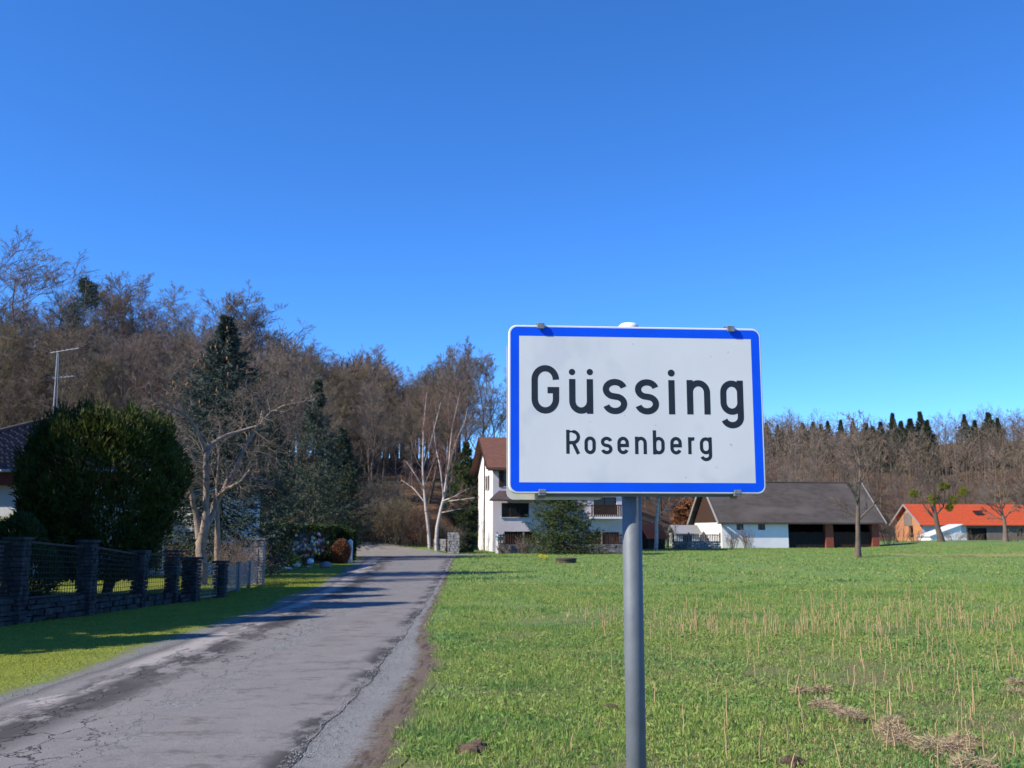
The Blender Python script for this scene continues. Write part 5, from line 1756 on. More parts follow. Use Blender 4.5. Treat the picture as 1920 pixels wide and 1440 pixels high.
# ------------------------------------------------------------------ birches, thicket, spruces near the houses
def birch(name, label, seed, px_pts, d, r0, limbs, nt=18):
    rng = np.random.default_rng(seed)
    P = np.array([at(px, py, d) for px, py in px_pts])
    P[0, 2] = gz(P[0, 0], d) - 0.2
    k = 14
    s = np.linspace(0, 1, len(P)); u = np.linspace(0, 1, k)
    Q = np.stack([np.interp(u, s, P[:, i]) for i in range(3)], 1)
    Q[1:-1] += rng.normal(size=(k - 2, 3)) * 0.03
    Rr = r0 * (1 - 0.97 * u) + 0.008
    parts = [tubes(Q[None], Rr[None], 8)]
    tw, lim = [], []
    for lp in limbs:
        A = np.array([at(px, py, d + rng.uniform(-1, 1) * (i > 0)) for i, (px, py) in enumerate(lp)])
        s = np.linspace(0, 1, len(A)); u7 = np.linspace(0, 1, 8)
        B = np.stack([np.interp(u7, s, A[:, i]) for i in range(3)], 1)
        rb = (0.05 * (1 - 0.8 * u7) + 0.007)
        parts.append(tubes(B[None], rb[None], 6))
        lim.append((B, rb))
    P1, R1 = branches(rng, Q[None], Rr[None], nt, 0.35, 1.0, 0.5, 0.26, 6, 0.10, 0.12, 0.5, 0.014)
    lst = [(P1, R1)]
    for B, rb in lim:
        lst.append(branches(rng, B[None], rb[None], 9, 0.2, 1.0, 0.6, 0.35, 6, 0.08, 0.14, 0.6, 0.012))
    for A, rr in lst:
        P2, R2 = branches(rng, A, rr, 6, 0.2, 1.0, 0.6, 0.5, 5, -0.02, 0.15, 0.6, 0.009)
        P3, R3 = branches(rng, P2, R2, 5, 0.2, 1.0, 0.5, 0.55, 4, -0.10, 0.15, 0.7, 0.008)
        tw += [tubes(P2, R2, 3), tubes(P3, R3, 3)]
        lim.append(None)
    tl = [tubes(A, rr, 4) for A, rr in lst]
    o = thing_from(name, label, 'tree', (0, 0, 0), [('trunk', join(parts), M_BIRCH, True), ('limbs', join(tl), M_BIRCH_LIMB), ('crown', join(tw), M_TWIG_BIRCH)])
    return o
birch('birch_tree', 'slender white birch with reddish twigs leaning beside the thicket', 91, [(806, 1030), (803, 985), (798, 950), (792, 890), (793, 840), (794, 790), (800, 735)], 69.5, 0.125,
      [[(797, 920), (785, 900), (762, 865)], [(792, 880), (808, 830), (820, 780), (826, 755)], [(795, 940), (775, 915), (752, 900)]])
birch('birch_tree', 'forked white birch leaning towards the white house gable', 92, [(819, 1028), (821, 985), (828, 950), (838, 900), (843, 850), (848, 800), (862, 735)], 69.0, 0.13,
      [[(832, 935), (826, 880), (816, 835), (813, 790)], [(842, 870), (858, 820), (872, 790), (876, 765)], [(829, 940), (850, 932), (880, 915)], [(828, 942), (855, 938), (890, 933)], [(824, 962), (845, 958), (875, 952)]])
birch('birch_tree', 'pale birch standing between the white house and the barn', 93, [(1229, 1030), (1231, 985), (1234, 950), (1238, 900), (1240, 840), (1243, 790)], 80.0, 0.17,
      [[(1233, 965), (1255, 952), (1290, 930)], [(1234, 950), (1220, 935), (1200, 925)], [(1236, 930), (1250, 905), (1262, 880)]])
labs = ['olive brown thorny bush at the left edge of the driveway thicket', 'tangled brown bush next to the olive one in the thicket', 'pale brown bush in the middle of the driveway thicket', 'dense olive bush behind the forecourt',
        'russet twiggy bush close to the birch trunks', 'low yellowish bush at the foot of the birches', 'dark brown bush behind the gate pillar', 'tall grey-brown bush on the bank above the thicket', 'grey brushwood bush near the clipped hedges']
TB = []
for k in range(3):
    st = shrub_stems(np.random.default_rng(200 + k), 60, 3.0, 1.7, 0.9, 0.017, 8, 0.03, 4)
    bd = leaf_blob(np.random.default_rng(220 + k), 3600, (0, 0, 1.5), (1.6, 1.35, 1.55), 0.11, 0.045, 0.3, 0.3, 0.1)
    TB.append([mesh_np('m', *st[0]), mesh_np('m', *st[1]), mesh_np('m', *bd)])
for i, (px, d, H, r) in enumerate([(676, 72.6, 2.6, 1.6), (704, 72.2, 3.0, 1.8), (732, 71.8, 3.2, 1.7), (757, 71.2, 3.1, 1.7), (784, 70.8, 2.7, 1.5), (806, 70.6, 1.7, 1.1), (842, 71.5, 1.7, 1.1), (714, 77.0, 3.8, 2.2), (655, 71.5, 2.3, 1.6)]):
    x = xp(px, d)
    o = empty('thicket_bush', (x, d, gz(x, d)), i * 2.1)
    o.scale = (r / 1.7, r / 1.7, H / 3.0)
    mm_ = [M_BARK, M_TWIG[[3, 0, 3, 3, 2, 3, 0, 1, 3][i]], M_TWIG[3] if i != 4 else M_BEECH]
    for nm, src, m in zip(('stems', 'twigs', 'buds'), TB[i % 3], mm_):
        q = bpy.data.objects.new(nm, src.data); COL.objects.link(q); q.parent = o
        if not src.data.materials: src.data.materials.append(m)
        q.material_slots[0].link = 'OBJECT'; q.material_slots[0].material = m
    tag(o, labs[i], 'bush')
for t3 in TB:
    for q in t3: bpy.data.objects.remove(q)
g = spruce(95, 8.2, 2.7, 1.2, 0.30, 0.04, 0.18, 0.06, power=0.55)
x = xp(872, 84.5)
thing_from('dark_yew_tree', 'dense dark evergreen beside the white house gable', 'tree', (x, 84.5, gz(x, 84.5) - 0.1), [('trunk', g[0], M_BARK, True), ('crown', g[1], M_SPRUCE_G)])
g = spruce(96, 6.2, 3.1, 2.2, 0.16, 0.04, 0.15, 0.045, power=0.6)
thing_from('front_garden_spruce', 'broad green spruce in front of the white house below the sign', 'tree', (xp(1058, 67.5), 67.5, 0), [('trunk', g[0], M_BARK, True), ('crown', g[1], M_SPRUCE_G)])
g = spruce(97, 1.3, 0.55, 3.0, 0.1, 0.02, 0.10, 0.04, power=0.6)
thing_from('round_topiary', 'small rounded dark topiary between gate pillar and white house', 'bush', (xp(876, 74), 74, gz(xp(876, 74), 74)), [('trunk', g[0], M_BARK), ('crown', g[1], M_SPRUCE_D)])
for i, (px, d, H, r, m, lab) in enumerate([(981, 69.2, 1.15, 0.35, M_TWIG[2], 'narrow reddish bare shrub in front of the picket fence'), (1254, 84.5, 2.2, 0.9, M_TWIG[3], 'olive bush left of the barn fence'), (1246, 88, 2.4, 0.8, M_TWIG[3], 'tall bush between the pale birch and the grey shed'),
                                      (1372, 88.3, 1.5, 0.5, M_TWIG[2], 'espalier shrub against the whitewashed barn wall'), (1403, 88.8, 1.9, 0.7, M_TWIG[1], 'bare vine shrub under the small barn windows'), (1280, 85.6, 0.8, 0.7, M_TWIG[0], 'low brown shrub at the foot of the barn fence'),
                                      (1664, 93.5, 3.4, 1.7, M_TWIG[0], 'wide many-stemmed bare shrub between the two barns'), (1690, 104.0, 2.0, 1.4, M_TWIG[0], 'dark bare bush before the white lean-to'), (1716, 106, 1.3, 1.3, M_TWIG[0], 'low dark bramble before the orange-roofed barn'),
                                      (1790, 112, 1.3, 1.6, M_TWIG[3], 'low brown bramble under the mistletoe tree'), (1825, 114, 1.2, 1.6, M_TWIG[3], 'low brown bramble right beside the dark barn door'), (1905, 106, 1.4, 1.8, M_TWIG[3], 'dry bank of bramble by the wide-crowned fruit tree'),
                                      (1172, 72.5, 1.3, 0.9, M_TWIG[1], 'grey bare shrub at the corner of the picket fence'), (942, 68.8, 0.8, 0.5, M_TWIG[2], 'small reddish shrub at the pale post')]):
    st = shrub_stems(np.random.default_rng(240 + i), 19, H, r, 0.25 + 0.2 * r, 0.019, 6, 0.03, 4)
    x = xp(px, d)
    thing_from('bare_shrub', lab, 'shrub', (x, d, gz(x, d)), [('stems', st[0], M_BARK), ('twigs', st[1], m)])
rng = np.random.default_rng(98)
x = xp(1288, 100)
st = shrub_stems(np.random.default_rng(9), 16, 4.6, 1.4, 0.3, 0.03, 7, 0.05)
thing_from('russet_beech', 'young beech still holding russet leaves behind the barn gable', 'tree', (x, 100, gz(x, 100)), [('trunk', st[0], M_BARK), ('crown', join([st[1], leaf_blob(rng, 5000, (0, 0, 2.7), (1.4, 1.4, 2.2), 0.14, 0.07, 0.2, 0.2, 0.12)]), M_BEECH)])

# ------------------------------------------------------------------ meadow trees in front of the barns
def field_tree(name, label, seed, px, d, H, r0, spread, first, n1, ratio, up=0.08, mats=(M_BARK, M_TWIG[0])):
    g = bare_tree(seed, H, r0, spread, first, n1, 6, 5, 3, up, 0.0145, ratio)
    x = xp(px, d)
    return thing_from(name, label, 'tree', (x, d, gz(x, d)), [('trunk', g[0], mats[0], True), ('crown', g[1], mats[1])])
field_tree('walnut_tree', 'upright leafless young tree on the meadow before the grey-roofed barn', 401, 1607, 60.5, 8.1, 0.17, 0.75, 0.22, 13, 0.30)
x = xp(1607, 60.5)
mt = field_tree('mistletoe_tree', 'gnarled leafless tree carrying green mistletoe balls before the orange roof', 402, 1765, 101, 5.6, 0.34, 0.95, 0.34, 11, 0.50, 0.10, (M_BARK, M_TWIG[0]))
rng = np.random.default_rng(403)
ml = mt.location
for (px, py, r) in [(1713, 925, 0.42), (1750, 935, 0.55), (1786, 938, 0.52), (1806, 922, 0.45), (1768, 912, 0.38), (1776, 912, 0.25), (1780, 952, 0.34)]:
    c = at(px, py, 101 + rng.uniform(-0.8, 0.5))
    o = mesh_np('mistletoe_ball', *leaf_blob(rng, 900, (0, 0, 0), (r, r, r), 0.13, 0.05, 0.1, 0.1, 0.1), M_MISTLE, mt)
    o.location = (c[0] - ml[0], c[1] - ml[1], c[2] - ml[2])
field_tree('fruit_tree', 'wide-crowned bare fruit tree before the orange-roofed barn windows', 404, 1885, 101, 5.4, 0.26, 1.0, 0.36, 13, 0.55, 0.06)
field_tree('fruit_tree', 'slender bare tree past the wide-crowned fruit tree', 405, 1935, 100, 5.4, 0.22, 0.9, 0.36, 12, 0.50, 0.06)

# ------------------------------------------------------------------ shaft ring on the meadow
wr = empty('well_ring', (xp(1061, 50), 50, gz(xp(1061, 50), 50))); tag(wr, 'low round concrete well ring with lid on the meadow before the spruce', 'well')
M_OLDC = mat('mossy_dark_concrete', (0.085, 0.068, 0.052), (0.05, 0.042, 0.034), rough=0.95, scale=7, bump=0.4)
m = MB(); m.lathe([(0.50, -0.1), (0.50, 0.17)], 28); m.build('ring', M_OLDC, wr)
m = MB(); m.lathe([(0.54, 0.172), (0.54, 0.235), (0.50, 0.245)], 28); m.build('lid', M_OLDC, wr)

# ------------------------------------------------------------------ the town sign
def arc(cx, cy, rx, ry, a0, a1, n=18):
    t = np.radians(np.linspace(a0, a1, n))
    return [(cx + rx * math.cos(q), cy + ry * math.sin(q)) for q in t]

def stroke(pts, w):
    """constant-width ribbon with butt ends: (verts2d, quads)"""
    P = [np.array(p, float) for p in pts]
    Q = [P[0]]
    for p in P[1:]:
        if np.linalg.norm(p - Q[-1]) > 1e-6: Q.append(p)
    P = np.array(Q)
    closed = np.linalg.norm(P[0] - P[-1]) < 1e-5 and len(P) > 3
    n = len(P)
    V = []
    for i in range(n):
        a = P[i] - P[i - 1] if i > 0 else (P[0] - P[-2] if closed else P[1] - P[0])
        b = P[i + 1] - P[i] if i < n - 1 else (P[1] - P[0] if closed else a)
        a = a / np.linalg.norm(a); b = b / np.linalg.norm(b)
        t = a + b
        t = t / (np.linalg.norm(t) + 1e-9)
        nn = np.array([-t[1], t[0]])
        na = np.array([-a[1], a[0]])
        k = min(1 / max(nn @ na, 0.35), 2.0)
        V += [P[i] + nn * k * w / 2, P[i] - nn * k * w / 2]
    F = [(2 * i, 2 * i + 1, 2 * i + 3, 2 * i + 2) for i in range(n - 1)]
    return V, F

def glyph(ch, x0, x1, y0, y1, s, extra=None):
    """list of centre-line strokes for a sign letter in its outer box"""
    h = s / 2
    l, r, b, t = x0 + h, x1 - h, y0 + h, y1 - h
    cx = (l + r) / 2
    rx = (r - l) / 2
    ry = min(rx * 1.08, (t - b) / 2)
    if ch == 'G':
        bar = y0 + (y1 - y0) * 0.484
        return [arc(cx, t - ry, rx, ry, 0, 180) + arc(cx, b + ry, rx, ry, 180, 360) + [(r, bar + h)], [(r + h, bar), (x0 + (x1 - x0) * 0.58, bar)]]
    if ch == 'u':
        return [[(l, y1)] + arc(cx, b + ry, rx, ry, 180, 360) + [(r, b + ry + 0.001)], [(r, y1), (r, y0)]]
    if ch == 'n':
        return [[(r, y0)] + arc(cx, t - ry, rx, ry, 0, 180), [(l, y1), (l, y0)]]
    if ch == 's':
        q = (t - b) / 4
        k = 0.30 * rx
        up = arc(cx, t - q, rx, q, 15, 180, 22) + arc(cx, t - q, rx, q, 180, 248, 8)
        lo = arc(cx, b + q, rx, q, 68, 0, 8) + arc(cx, b + q, rx, q, 0, -165, 22)
        return [up + lo]
    if ch == 'i':
        return [[((x0 + x1) / 2, y1), ((x0 + x1) / 2, y0)]]
    if ch == 'o':
        return [arc(cx, t - ry, rx, ry, 0, 180) + arc(cx, b + ry, rx, ry, 180, 360) + [(r, t - ry)]]
    if ch == 'g':
        bb = extra + h
        tail = arc(cx, b + ry * 0.85, rx, ry * 0.85, 0, -160)
        return [arc(cx, t - ry, rx, ry, 0, 180) + arc(cx, bb + ry, rx, ry, 180, 360) + [(r, t - ry)], [(r, y1)] + tail]
    if ch == 'b':
        tb = extra - h
        return [arc(cx, tb - ry, rx, ry, 0, 180) + arc(cx, b + ry, rx, ry, 180, 360) + [(r, tb - ry)], [(l, y1), (l, y0)]]
    if ch == 'e':
        m = (b + t) / 2
        return [[(r, m - h * 0.4)] + arc(cx, t - ry, rx, ry, 0, 180) + arc(cx, b + ry, rx, ry, 180, 335), [(l, m), (r + h, m)]]
    if ch == 'r':
        return [[(l, y1), (l, y0)], arc(cx + rx * 0.35, t - ry * 0.95, rx * 1.35, ry * 0.95, 180, 68, 12)]
    if ch == 'R':
        m = b + (t - b) * 0.46
        q = (t - m) / 2
        return [[(l, y1), (l, y0)], [(l, t), (cx, t)] + arc(r - q, m + q, q, q, 90, -90) + [(l, m)], [(cx - 0.001, m), (r, y0)]]
    return []

def town_sign():
    yaw = 0.0791
    root = empty('town_sign', (0.492, 3.8845, 0.0), yaw)
    tag(root, 'white town sign with blue border reading Güssing Rosenberg on a grey post', 'road sign')
    cz = 2.0699
    def rounded(x, z, r, y, n=8):
        pts = []
        for cx, czz, a0 in ((x - r, z - r, 0), (-x + r, z - r, 90), (-x + r, -z + r, 180), (x - r, -z + r, 270)):
            for k in range(n + 1):
                a = math.radians(a0 + 90 * k / n)
                pts.append((cx + r * math.cos(a), y, cz + czz + r * math.sin(a)))
        return pts
    # aluminium plate with folded rim
    mb = MB()
    f0, f1, b1 = rounded(0.504, 0.3275, 0.030, 0.0), rounded(0.507, 0.3305, 0.033, 0.004), rounded(0.507, 0.3305, 0.033, 0.020)
    n = len(f0)
    mb.add(f0 + f1 + b1, [tuple(range(n))[::-1]] + [(i, (i + 1) % n, n + (i + 1) % n, n + i) for i in range(n)] + [(n + i, n + (i + 1) % n, 2 * n + (i + 1) % n, 2 * n + i) for i in range(n)] + [tuple(range(2 * n, 3 * n))])
    plate = mb.build('plate', M_SIGNW, root)
    # blue border: rounded outside, square inside
    mb = MB()
    outer = rounded(0.4995, 0.3230, 0.028, -0.0004)
    inner = []
    for (sx, sz) in ((1, 1), (-1, 1), (-1, -1), (1, -1)):
        inner += [(sx * 0.466, -0.0004, cz + sz * 0.2875)] * 9
    mb.add(outer + inner, [(i, n + i, n + (i + 1) % n, (i + 1) % n) for i in range(n)])
    # drop degenerate corners
    me_v, me_f = mb.v, []
    for f in mb.f:
        a, b_, c, d = f
        me_f.append((a, b_, d) if me_v[b_] == me_v[c] else f)
    mb.f = me_f
    mb.build('border', M_BLUE, plate)
    # lettering
    mm = 0.001
    big, small = 25.0, 13.2
    L = [('G', -417.3, -308.6, -20.6, 171.1, big, None), ('u', -269.2, -174.6, -19.8, 117.4, big, None), ('s', -136.0, -39.5, -20.3, 119.6, big, None), ('s', -7.9, 87.4, -20.3, 119.8, big, None),
         ('i', 126.3, 151.3, -19.0, 117.4, big, None), ('n', 199.6, 293.6, -18.4, 118.6, big, None), ('g', 334.2, 427.3, -72.3, 118.7, big, -18.5),
         ('R', -282.3, -228.0, -176.6, -83.1, small, None), ('o', -210.9, -166.4, -177.6, -108.6, small, None), ('s', -146.2, -100.8, -177.5, -109.0, small, None), ('e', -81.3, -35.8, -177.0, -108.5, small, None),
         ('n', -11.5, 35.2, -176.2, -108.0, small, None), ('b', 59.5, 106.0, -177.0, -82.4, small, -108.0), ('e', 128.5, 174.3, -176.8, -107.8, small, None), ('r', 199.7, 232.7, -175.4, -108.6, small, None), ('g', 246.3, 294.5, -202.2, -108.4, small, -175.6)]
    for ch, x0, x1, y0, y1, s, ex in L:
        mb = MB()
        strokes = glyph(ch, x0, x1, y0, y1, s, ex)
        for k, st in enumerate(strokes):
            V, F = stroke(st, s)
            y = -0.0004 - 0.0001 * k
            mb.add([(v[0] * mm, y, cz + v[1] * mm) for v in V], F)
        dots = []
        if ch == 'i': dots = [((x0 + x1) / 2, 145.6, 14.0)]
        if ch == 'u': dots = [(-257.2, 145.0, 12.6), (-186.6, 145.6, 12.6)]
        for (dx, dz, dr) in dots:
            mb.add([((dx + dr * math.cos(a)) * mm, -0.0004, cz + (dz + dr * math.sin(a)) * mm) for a in np.linspace(0, 2 * math.pi, 24, endpoint=False)], [tuple(range(24))])
        mb.build('letter', M_INK, plate)
    # spring clips that hook over the rim
    for (x, z, sg) in ((-0.381, 0.3275, 1), (0.383, 0.3275, 1), (-0.377, -0.3275, -1), (0.390, -0.3275, -1)):
        mb = MB()
        w = 0.0145
        mb.box(x - w, x + w, -0.013, 0.045, cz + z + sg * 0.0035 - (0 if sg > 0 else 0.007), cz + z + sg * 0.0035 + (0.007 if sg > 0 else 0))
        mb.box(x - w, x + w, -0.015, -0.005, cz + z - (0.013 if sg > 0 else 0.004), cz + z + (0.004 if sg > 0 else 0.013))
        mb.box(x - w, x + w, 0.045, 0.052, cz + z - 0.02, cz + z + 0.02)
        mb.build('clip', M_CLIP, root, bevel=0.002)
    # rails behind the plate
    for z in (0.285, -0.3245):
        mb = MB(); mb.box(-0.385, 0.385, 0.024, 0.050, cz + z - 0.016, cz + z + 0.016)
        mb.build('rail', M_GALV, root)
    # older plate fixed behind
    mb = MB()
    x0, x1, z0, z1, y0, y1 = -0.510, -0.125, -0.352, 0.278, 0.060, 0.066
    pts = []
    r = 0.028
    for cx, c2, a0 in ((x1 - r, z1 - r, 0), (x0 + r, z1 - r, 90), (x0 + r, z0 + r, 180), (x1 - r, z0 + r, 270)):
        for k in range(7):
            a = math.radians(a0 + 15 * k)
            pts.append((cx + r * math.cos(a), c2 + r * math.sin(a)))
    m_ = len(pts)
    mb.add([(p[0], y0, cz + p[1]) for p in pts] + [(p[0], y1, cz + p[1]) for p in pts], [tuple(range(m_))[::-1], tuple(range(m_, 2 * m_))] + [(i, (i + 1) % m_, m_ + (i + 1) % m_, m_ + i) for i in range(m_)])
    mb.build('rear_plate', M_CREAM, root)
    # post with cap
    px_, py_ = -0.010, 0.092
    pr = 0.0385
    mb = MB(); mb.lathe([(pr, -0.3), (pr, cz + 0.3395)], 40, (px_, py_, 0))
    post = mb.build('post', M_GALV, root, smooth=True)
    for p in post.data.polygons:
        if len(p.vertices) > 4: p.use_smooth = False
    mb = MB(); mb.lathe([(pr + 0.003, 0.325), (pr + 0.004, 0.340), (pr + 0.002, 0.352), (0.030, 0.361), (0.012, 0.365)], 32, (px_, py_, cz))
    mb.build('cap', M_CAP, post, smooth=True)
    for z in (0.285, -0.3245):
        mb = MB(); mb.lathe([(pr + 0.004, z - 0.013), (pr + 0.004, z + 0.013)], 24, (px_, py_, cz)); mb.build('bracket', M_CLIP, post)
town_sign()

# ------------------------------------------------------------------ grass
def vnoise(x, y, f, seed):
    r = np.random.default_rng(seed)
    o = 0
    for k in range(5):
        a = r.uniform(0, 6.28); w = f * r.uniform(0.6, 1.7); p = r.uniform(0, 6.28, 2)
        u = x * math.cos(a) + y * math.sin(a); v = -x * math.sin(a) + y * math.cos(a)
        o = o + np.sin(u * w + p[0] + 1.3 * np.sin(v * w * 0.8 + p[1]))
    return o / 5

def blades(rng, X, Y, hgt, wid, simple=False, lean=0.8):
    n = len(X)
    Z = ground_z(X, Y) - 0.005
    a = rng.uniform(0, 6.28, n); la = rng.uniform(0, 6.28, n); le = np.abs(rng.normal(size=n)) * lean
    C = np.stack([X, Y, Z], 1)
    S = np.stack([np.cos(a), np.sin(a), np.zeros(n)], 1) * (wid / 2)[:, None]
    Lx = np.stack([np.cos(la) * le, np.sin(la) * le, np.zeros(n)], 1) * hgt[:, None]
    up = np.zeros((n, 3)); up[:, 2] = hgt
    tipz = up * (1 / np.sqrt(1 + le ** 2))[:, None]
    if simple:
        V = np.stack([C - S, C + S, C + Lx + tipz], 1).reshape(-1, 3)
        return V, np.arange(3 * n).reshape(n, 3)
    m = C + Lx * 0.35 + tipz * 0.60
    V = np.stack([C - S * 0.8, C + S * 0.8, m + S, m - S, C + Lx + tipz], 1).reshape(-1, 3)
    b = np.arange(n) * 5
    return V, [np.stack([b, b + 1, b + 2, b + 3], 1), np.stack([b + 3, b + 2, b + 4], 1)]

def merge(parts):
    Vs, Q, T, b = [], [], [], 0
    for V, F in parts:
        for f in (F if isinstance(F, list) else [F]):
            (Q if f.shape[1] == 4 else T).append(f + b)
        Vs.append(V); b += len(V)
    out = []
    if Q: out.append(np.concatenate(Q))
    if T: out.append(np.concatenate(T))
    return np.concatenate(Vs), out

def sample_field(rng, y0, y1, dens):
    xl = lambda y: road_r(y) + 0.60 - 0.42 * sstep(12, 18, y) - 0.1 * sstep(18, 40, y)
    xr = lambda y: 0.57 * y + 1.5
    n = int(dens * ((xr(y1) - xl(y1)) + (xr(y0) - xl(y0))) / 2 * (y1 - y0))
    wmax = xr(y1) - xl(y1)
    Y = rng.uniform(y0, y1, int(n * 1.6)); X = xl(Y) + rng.random(len(Y)) * wmax
    k = X < xr(Y)
    X, Y = X[k][:n], Y[k][:n]
    return X, Y

def cover(X, Y):
    """0 bare .. 1 lush"""
    c = 0.70 + 0.70 * vnoise(X, Y, 1.1, 5) + 0.50 * vnoise(X, Y, 3.2, 6) + 0.35 * vnoise(X, Y, 0.4, 14) - 0.28 * sstep(1.2, 3.5, X) * (1 - sstep(11, 17, Y))
    c = c * sstep(0.0, 0.5, X - (road_r(Y) + 0.52 - 0.42 * sstep(12, 18, Y) + 0.14 * np.sin(Y * 3.7) + 0.1 * np.sin(Y * 9.1)))
    return np.clip(c, 0, 1)

rng = np.random.default_rng(31)
green, dry = [], []
for (y0, y1, dens, h0, h1, w0, simple) in ((2.5, 5.6, 1700, 0.02, 0.075, 0.009, True), (5.6, 10, 5800, 0.018, 0.075, 0.0065, False), (10, 17, 2600, 0.02, 0.08, 0.010, True), (17, 30, 900, 0.03, 0.085, 0.018, True), (30, 92, 75, 0.04, 0.10, 0.045, True)):
    X, Y = sample_field(rng, y0, y1, dens)
    c = cover(X, Y)
    inst = (X > 24) & (X < 44) & (Y > 61.5) & (Y < 69.5)
    keep = (rng.random(len(X)) < (0.12 + 0.88 * c)) & ~(inst & (rng.random(len(X)) < 0.8))
    X, Y, c = X[keep], Y[keep], c[keep]
    lush = 0.55 + 0.75 * np.clip(0.5 + 0.7 * vnoise(X, Y, 2.3, 8), 0, 1)
    h = rng.uniform(h0, h1, len(X)) * lush
    w = w0 * rng.uniform(0.6, 1.5, len(X))
    isdry = rng.random(len(X)) < 0.07 + 0.12 * sstep(0.8, 3.0, X) * (1 - sstep(16, 26, Y)) + 0.20 * np.clip(vnoise(X, Y, 0.8, 9) + 0.25, 0, 1)
    green.append(blades(rng, X[~isdry], Y[~isdry], h[~isdry], w[~isdry], simple))
    dry.append(blades(rng, X[isdry], Y[isdry], h[isdry] * 0.9, w[isdry] * 0.8, simple, 1.1))
# lush tufts
TX, TY = sample_field(rng, 5.8, 22, 1.1)
tx = np.repeat(TX, 70) + rng.normal(size=len(TX) * 70) * 0.07; ty = np.repeat(TY, 70) + rng.normal(size=len(TX) * 70) * 0.07
k = cover(tx, ty) > 0.15
tx, ty = tx[k], ty[k]
green.append(blades(rng, tx, ty, rng.uniform(0.05, 0.12, len(tx)), rng.uniform(0.005, 0.010, len(tx)) * np.maximum(1, ty / 12), True, 0.7))
# small broad herb leaves
hx, hy = sample_field(rng, 5.6, 16, 420)
k = rng.random(len(hx)) < 0.25 + 0.5 * np.clip(vnoise(hx, hy, 1.6, 12) + 0.3, 0, 1)
hx, hy = hx[k], hy[k]
k = cover(hx, hy) > 0.2
hx, hy = hx[k], hy[k]
C = np.stack([hx, hy, ground_z(hx, hy) + rng.uniform(0.005, 0.045, len(hx))], 1)
green.append(leaves(C, np.stack([rng.normal(size=len(hx)), rng.normal(size=len(hx)), rng.uniform(0.0, 1.1, len(hx))], 1), rng, rng.uniform(0.03, 0.075, len(hx)), rng.uniform(0.012, 0.024, len(hx))))
V, F = merge(green)
tag(mesh_np('meadow_grass', V, F, M_GRASS), 'short green spring grass covering the meadow', 'grass', kind='stuff')
V, F = merge(dry)
tag(mesh_np('withered_grass', V, F, M_GRASS_Y), 'withered yellow grass blades mixed into the meadow', 'grass', kind='stuff')
# lawn verge on the other side of the road
n = 160000
Y = 3.5 + 30.5 * rng.random(n) ** 1.5
X = road_l(Y) - 0.30 - 0.06 * np.sin(Y * 2.3) - rng.random(n) ** 1.1 * 4.6
k = np.abs(vnoise(X, Y, 2.0, 4)) < 0.85
X, Y = X[k], Y[k]
edge = sstep(0.2, 0.75, road_l(Y) - X + 0.12 * vnoise(X, Y, 4, 3))
k = rng.random(len(X)) < 0.08 + 0.92 * edge
X, Y = X[k], Y[k]
tag(mesh_np('verge_lawn', *blades(rng, X, Y, rng.uniform(0.012, 0.04, len(X)), rng.uniform(0.005, 0.009, len(X)) * np.maximum(1, Y / 11), True, 0.9), M_LAWN), 'short mown yellowish lawn on the road verge before the fence', 'grass', kind='stuff')

# dry stalks: the nearer ones singly, the rest as one mass
rng = np.random.default_rng(33)
SM = []
for s in range(6):
    P = np.zeros((1, 5, 3)); P[0, :, 2] = np.linspace(-0.02, 1, 5); P[0, :, :2] = np.cumsum(rng.normal(size=(5, 2)) * 0.007, 0); P[0, 0, :2] = 0
    o = mesh_np('dry_stalk', *tubes(P, np.array([[0.0072, 0.0068, 0.0064, 0.006, 0.005]]), 5), M_STRAW)
    SM.append(o.data); bpy.data.objects.remove(o)
cnt, rest = 0, []
while cnt < 230 or len(rest) < 260:
    px = 1030 + 900 * rng.random() ** 0.75
    py = 1120 + 320 * rng.random() ** 1.5
    d = 2987 / (py - 995)
    x = xp(px, d) if d < 60 else 0
    dens = 0.25 + 0.75 * math.exp(-((d - 15.5 - 0.9 * math.sin(x)) / 4.0) ** 2)
    if px < 1240: dens *= 0.25
    if rng.random() > dens: continue
    H = (0.12 + 0.20 * rng.random() ** 1.5) * (1.0 if d < 12 else 1.05)
    if d < 19 and cnt < 230:
        o = bpy.data.objects.new('dry_stalk', SM[int(rng.integers(0, 6))]); COL.objects.link(o)
        o.location = (x, d, gz(x, d)); o.rotation_euler = (rng.normal() * 0.08, rng.normal() * 0.08, rng.uniform(0, 6.28))
        w = 0.45 + 0.5 * rng.random()
        o.scale = (w, w, H)
        tall = H > 0.25
        tag(o, 'tall straw-coloured dead stalk standing well above the meadow grass' if tall else 'short straw-coloured dead stalk standing just above the meadow grass', 'stalk', 'tall dead stalks' if tall else 'short dead stalks')
        cnt += 1
    elif d >= 15:
        rest.append((x, d, H))
    if cnt >= 230 and d < 15: continue
A = np.array(rest); P = np.zeros((len(A), 3, 3)); P[:, :, 0] = A[:, 0:1]; P[:, :, 1] = A[:, 1:2]; P[:, :, 2] = ground_z(A[:, 0], A[:, 1])[:, None] + A[:, 2:3] * np.array([[0, 0.5, 1.0]])
P[:, 1:, :2] += rng.normal(size=(len(A), 2, 2)) * 0.012
tag(mesh_np('dead_stubble', *tubes(P, np.tile(np.array([[0.008, 0.007, 0.006]]), (len(A), 1)), 4), M_STRAW), 'distant band of straw-coloured dead stalks across the meadow', 'stubble', kind='stuff')

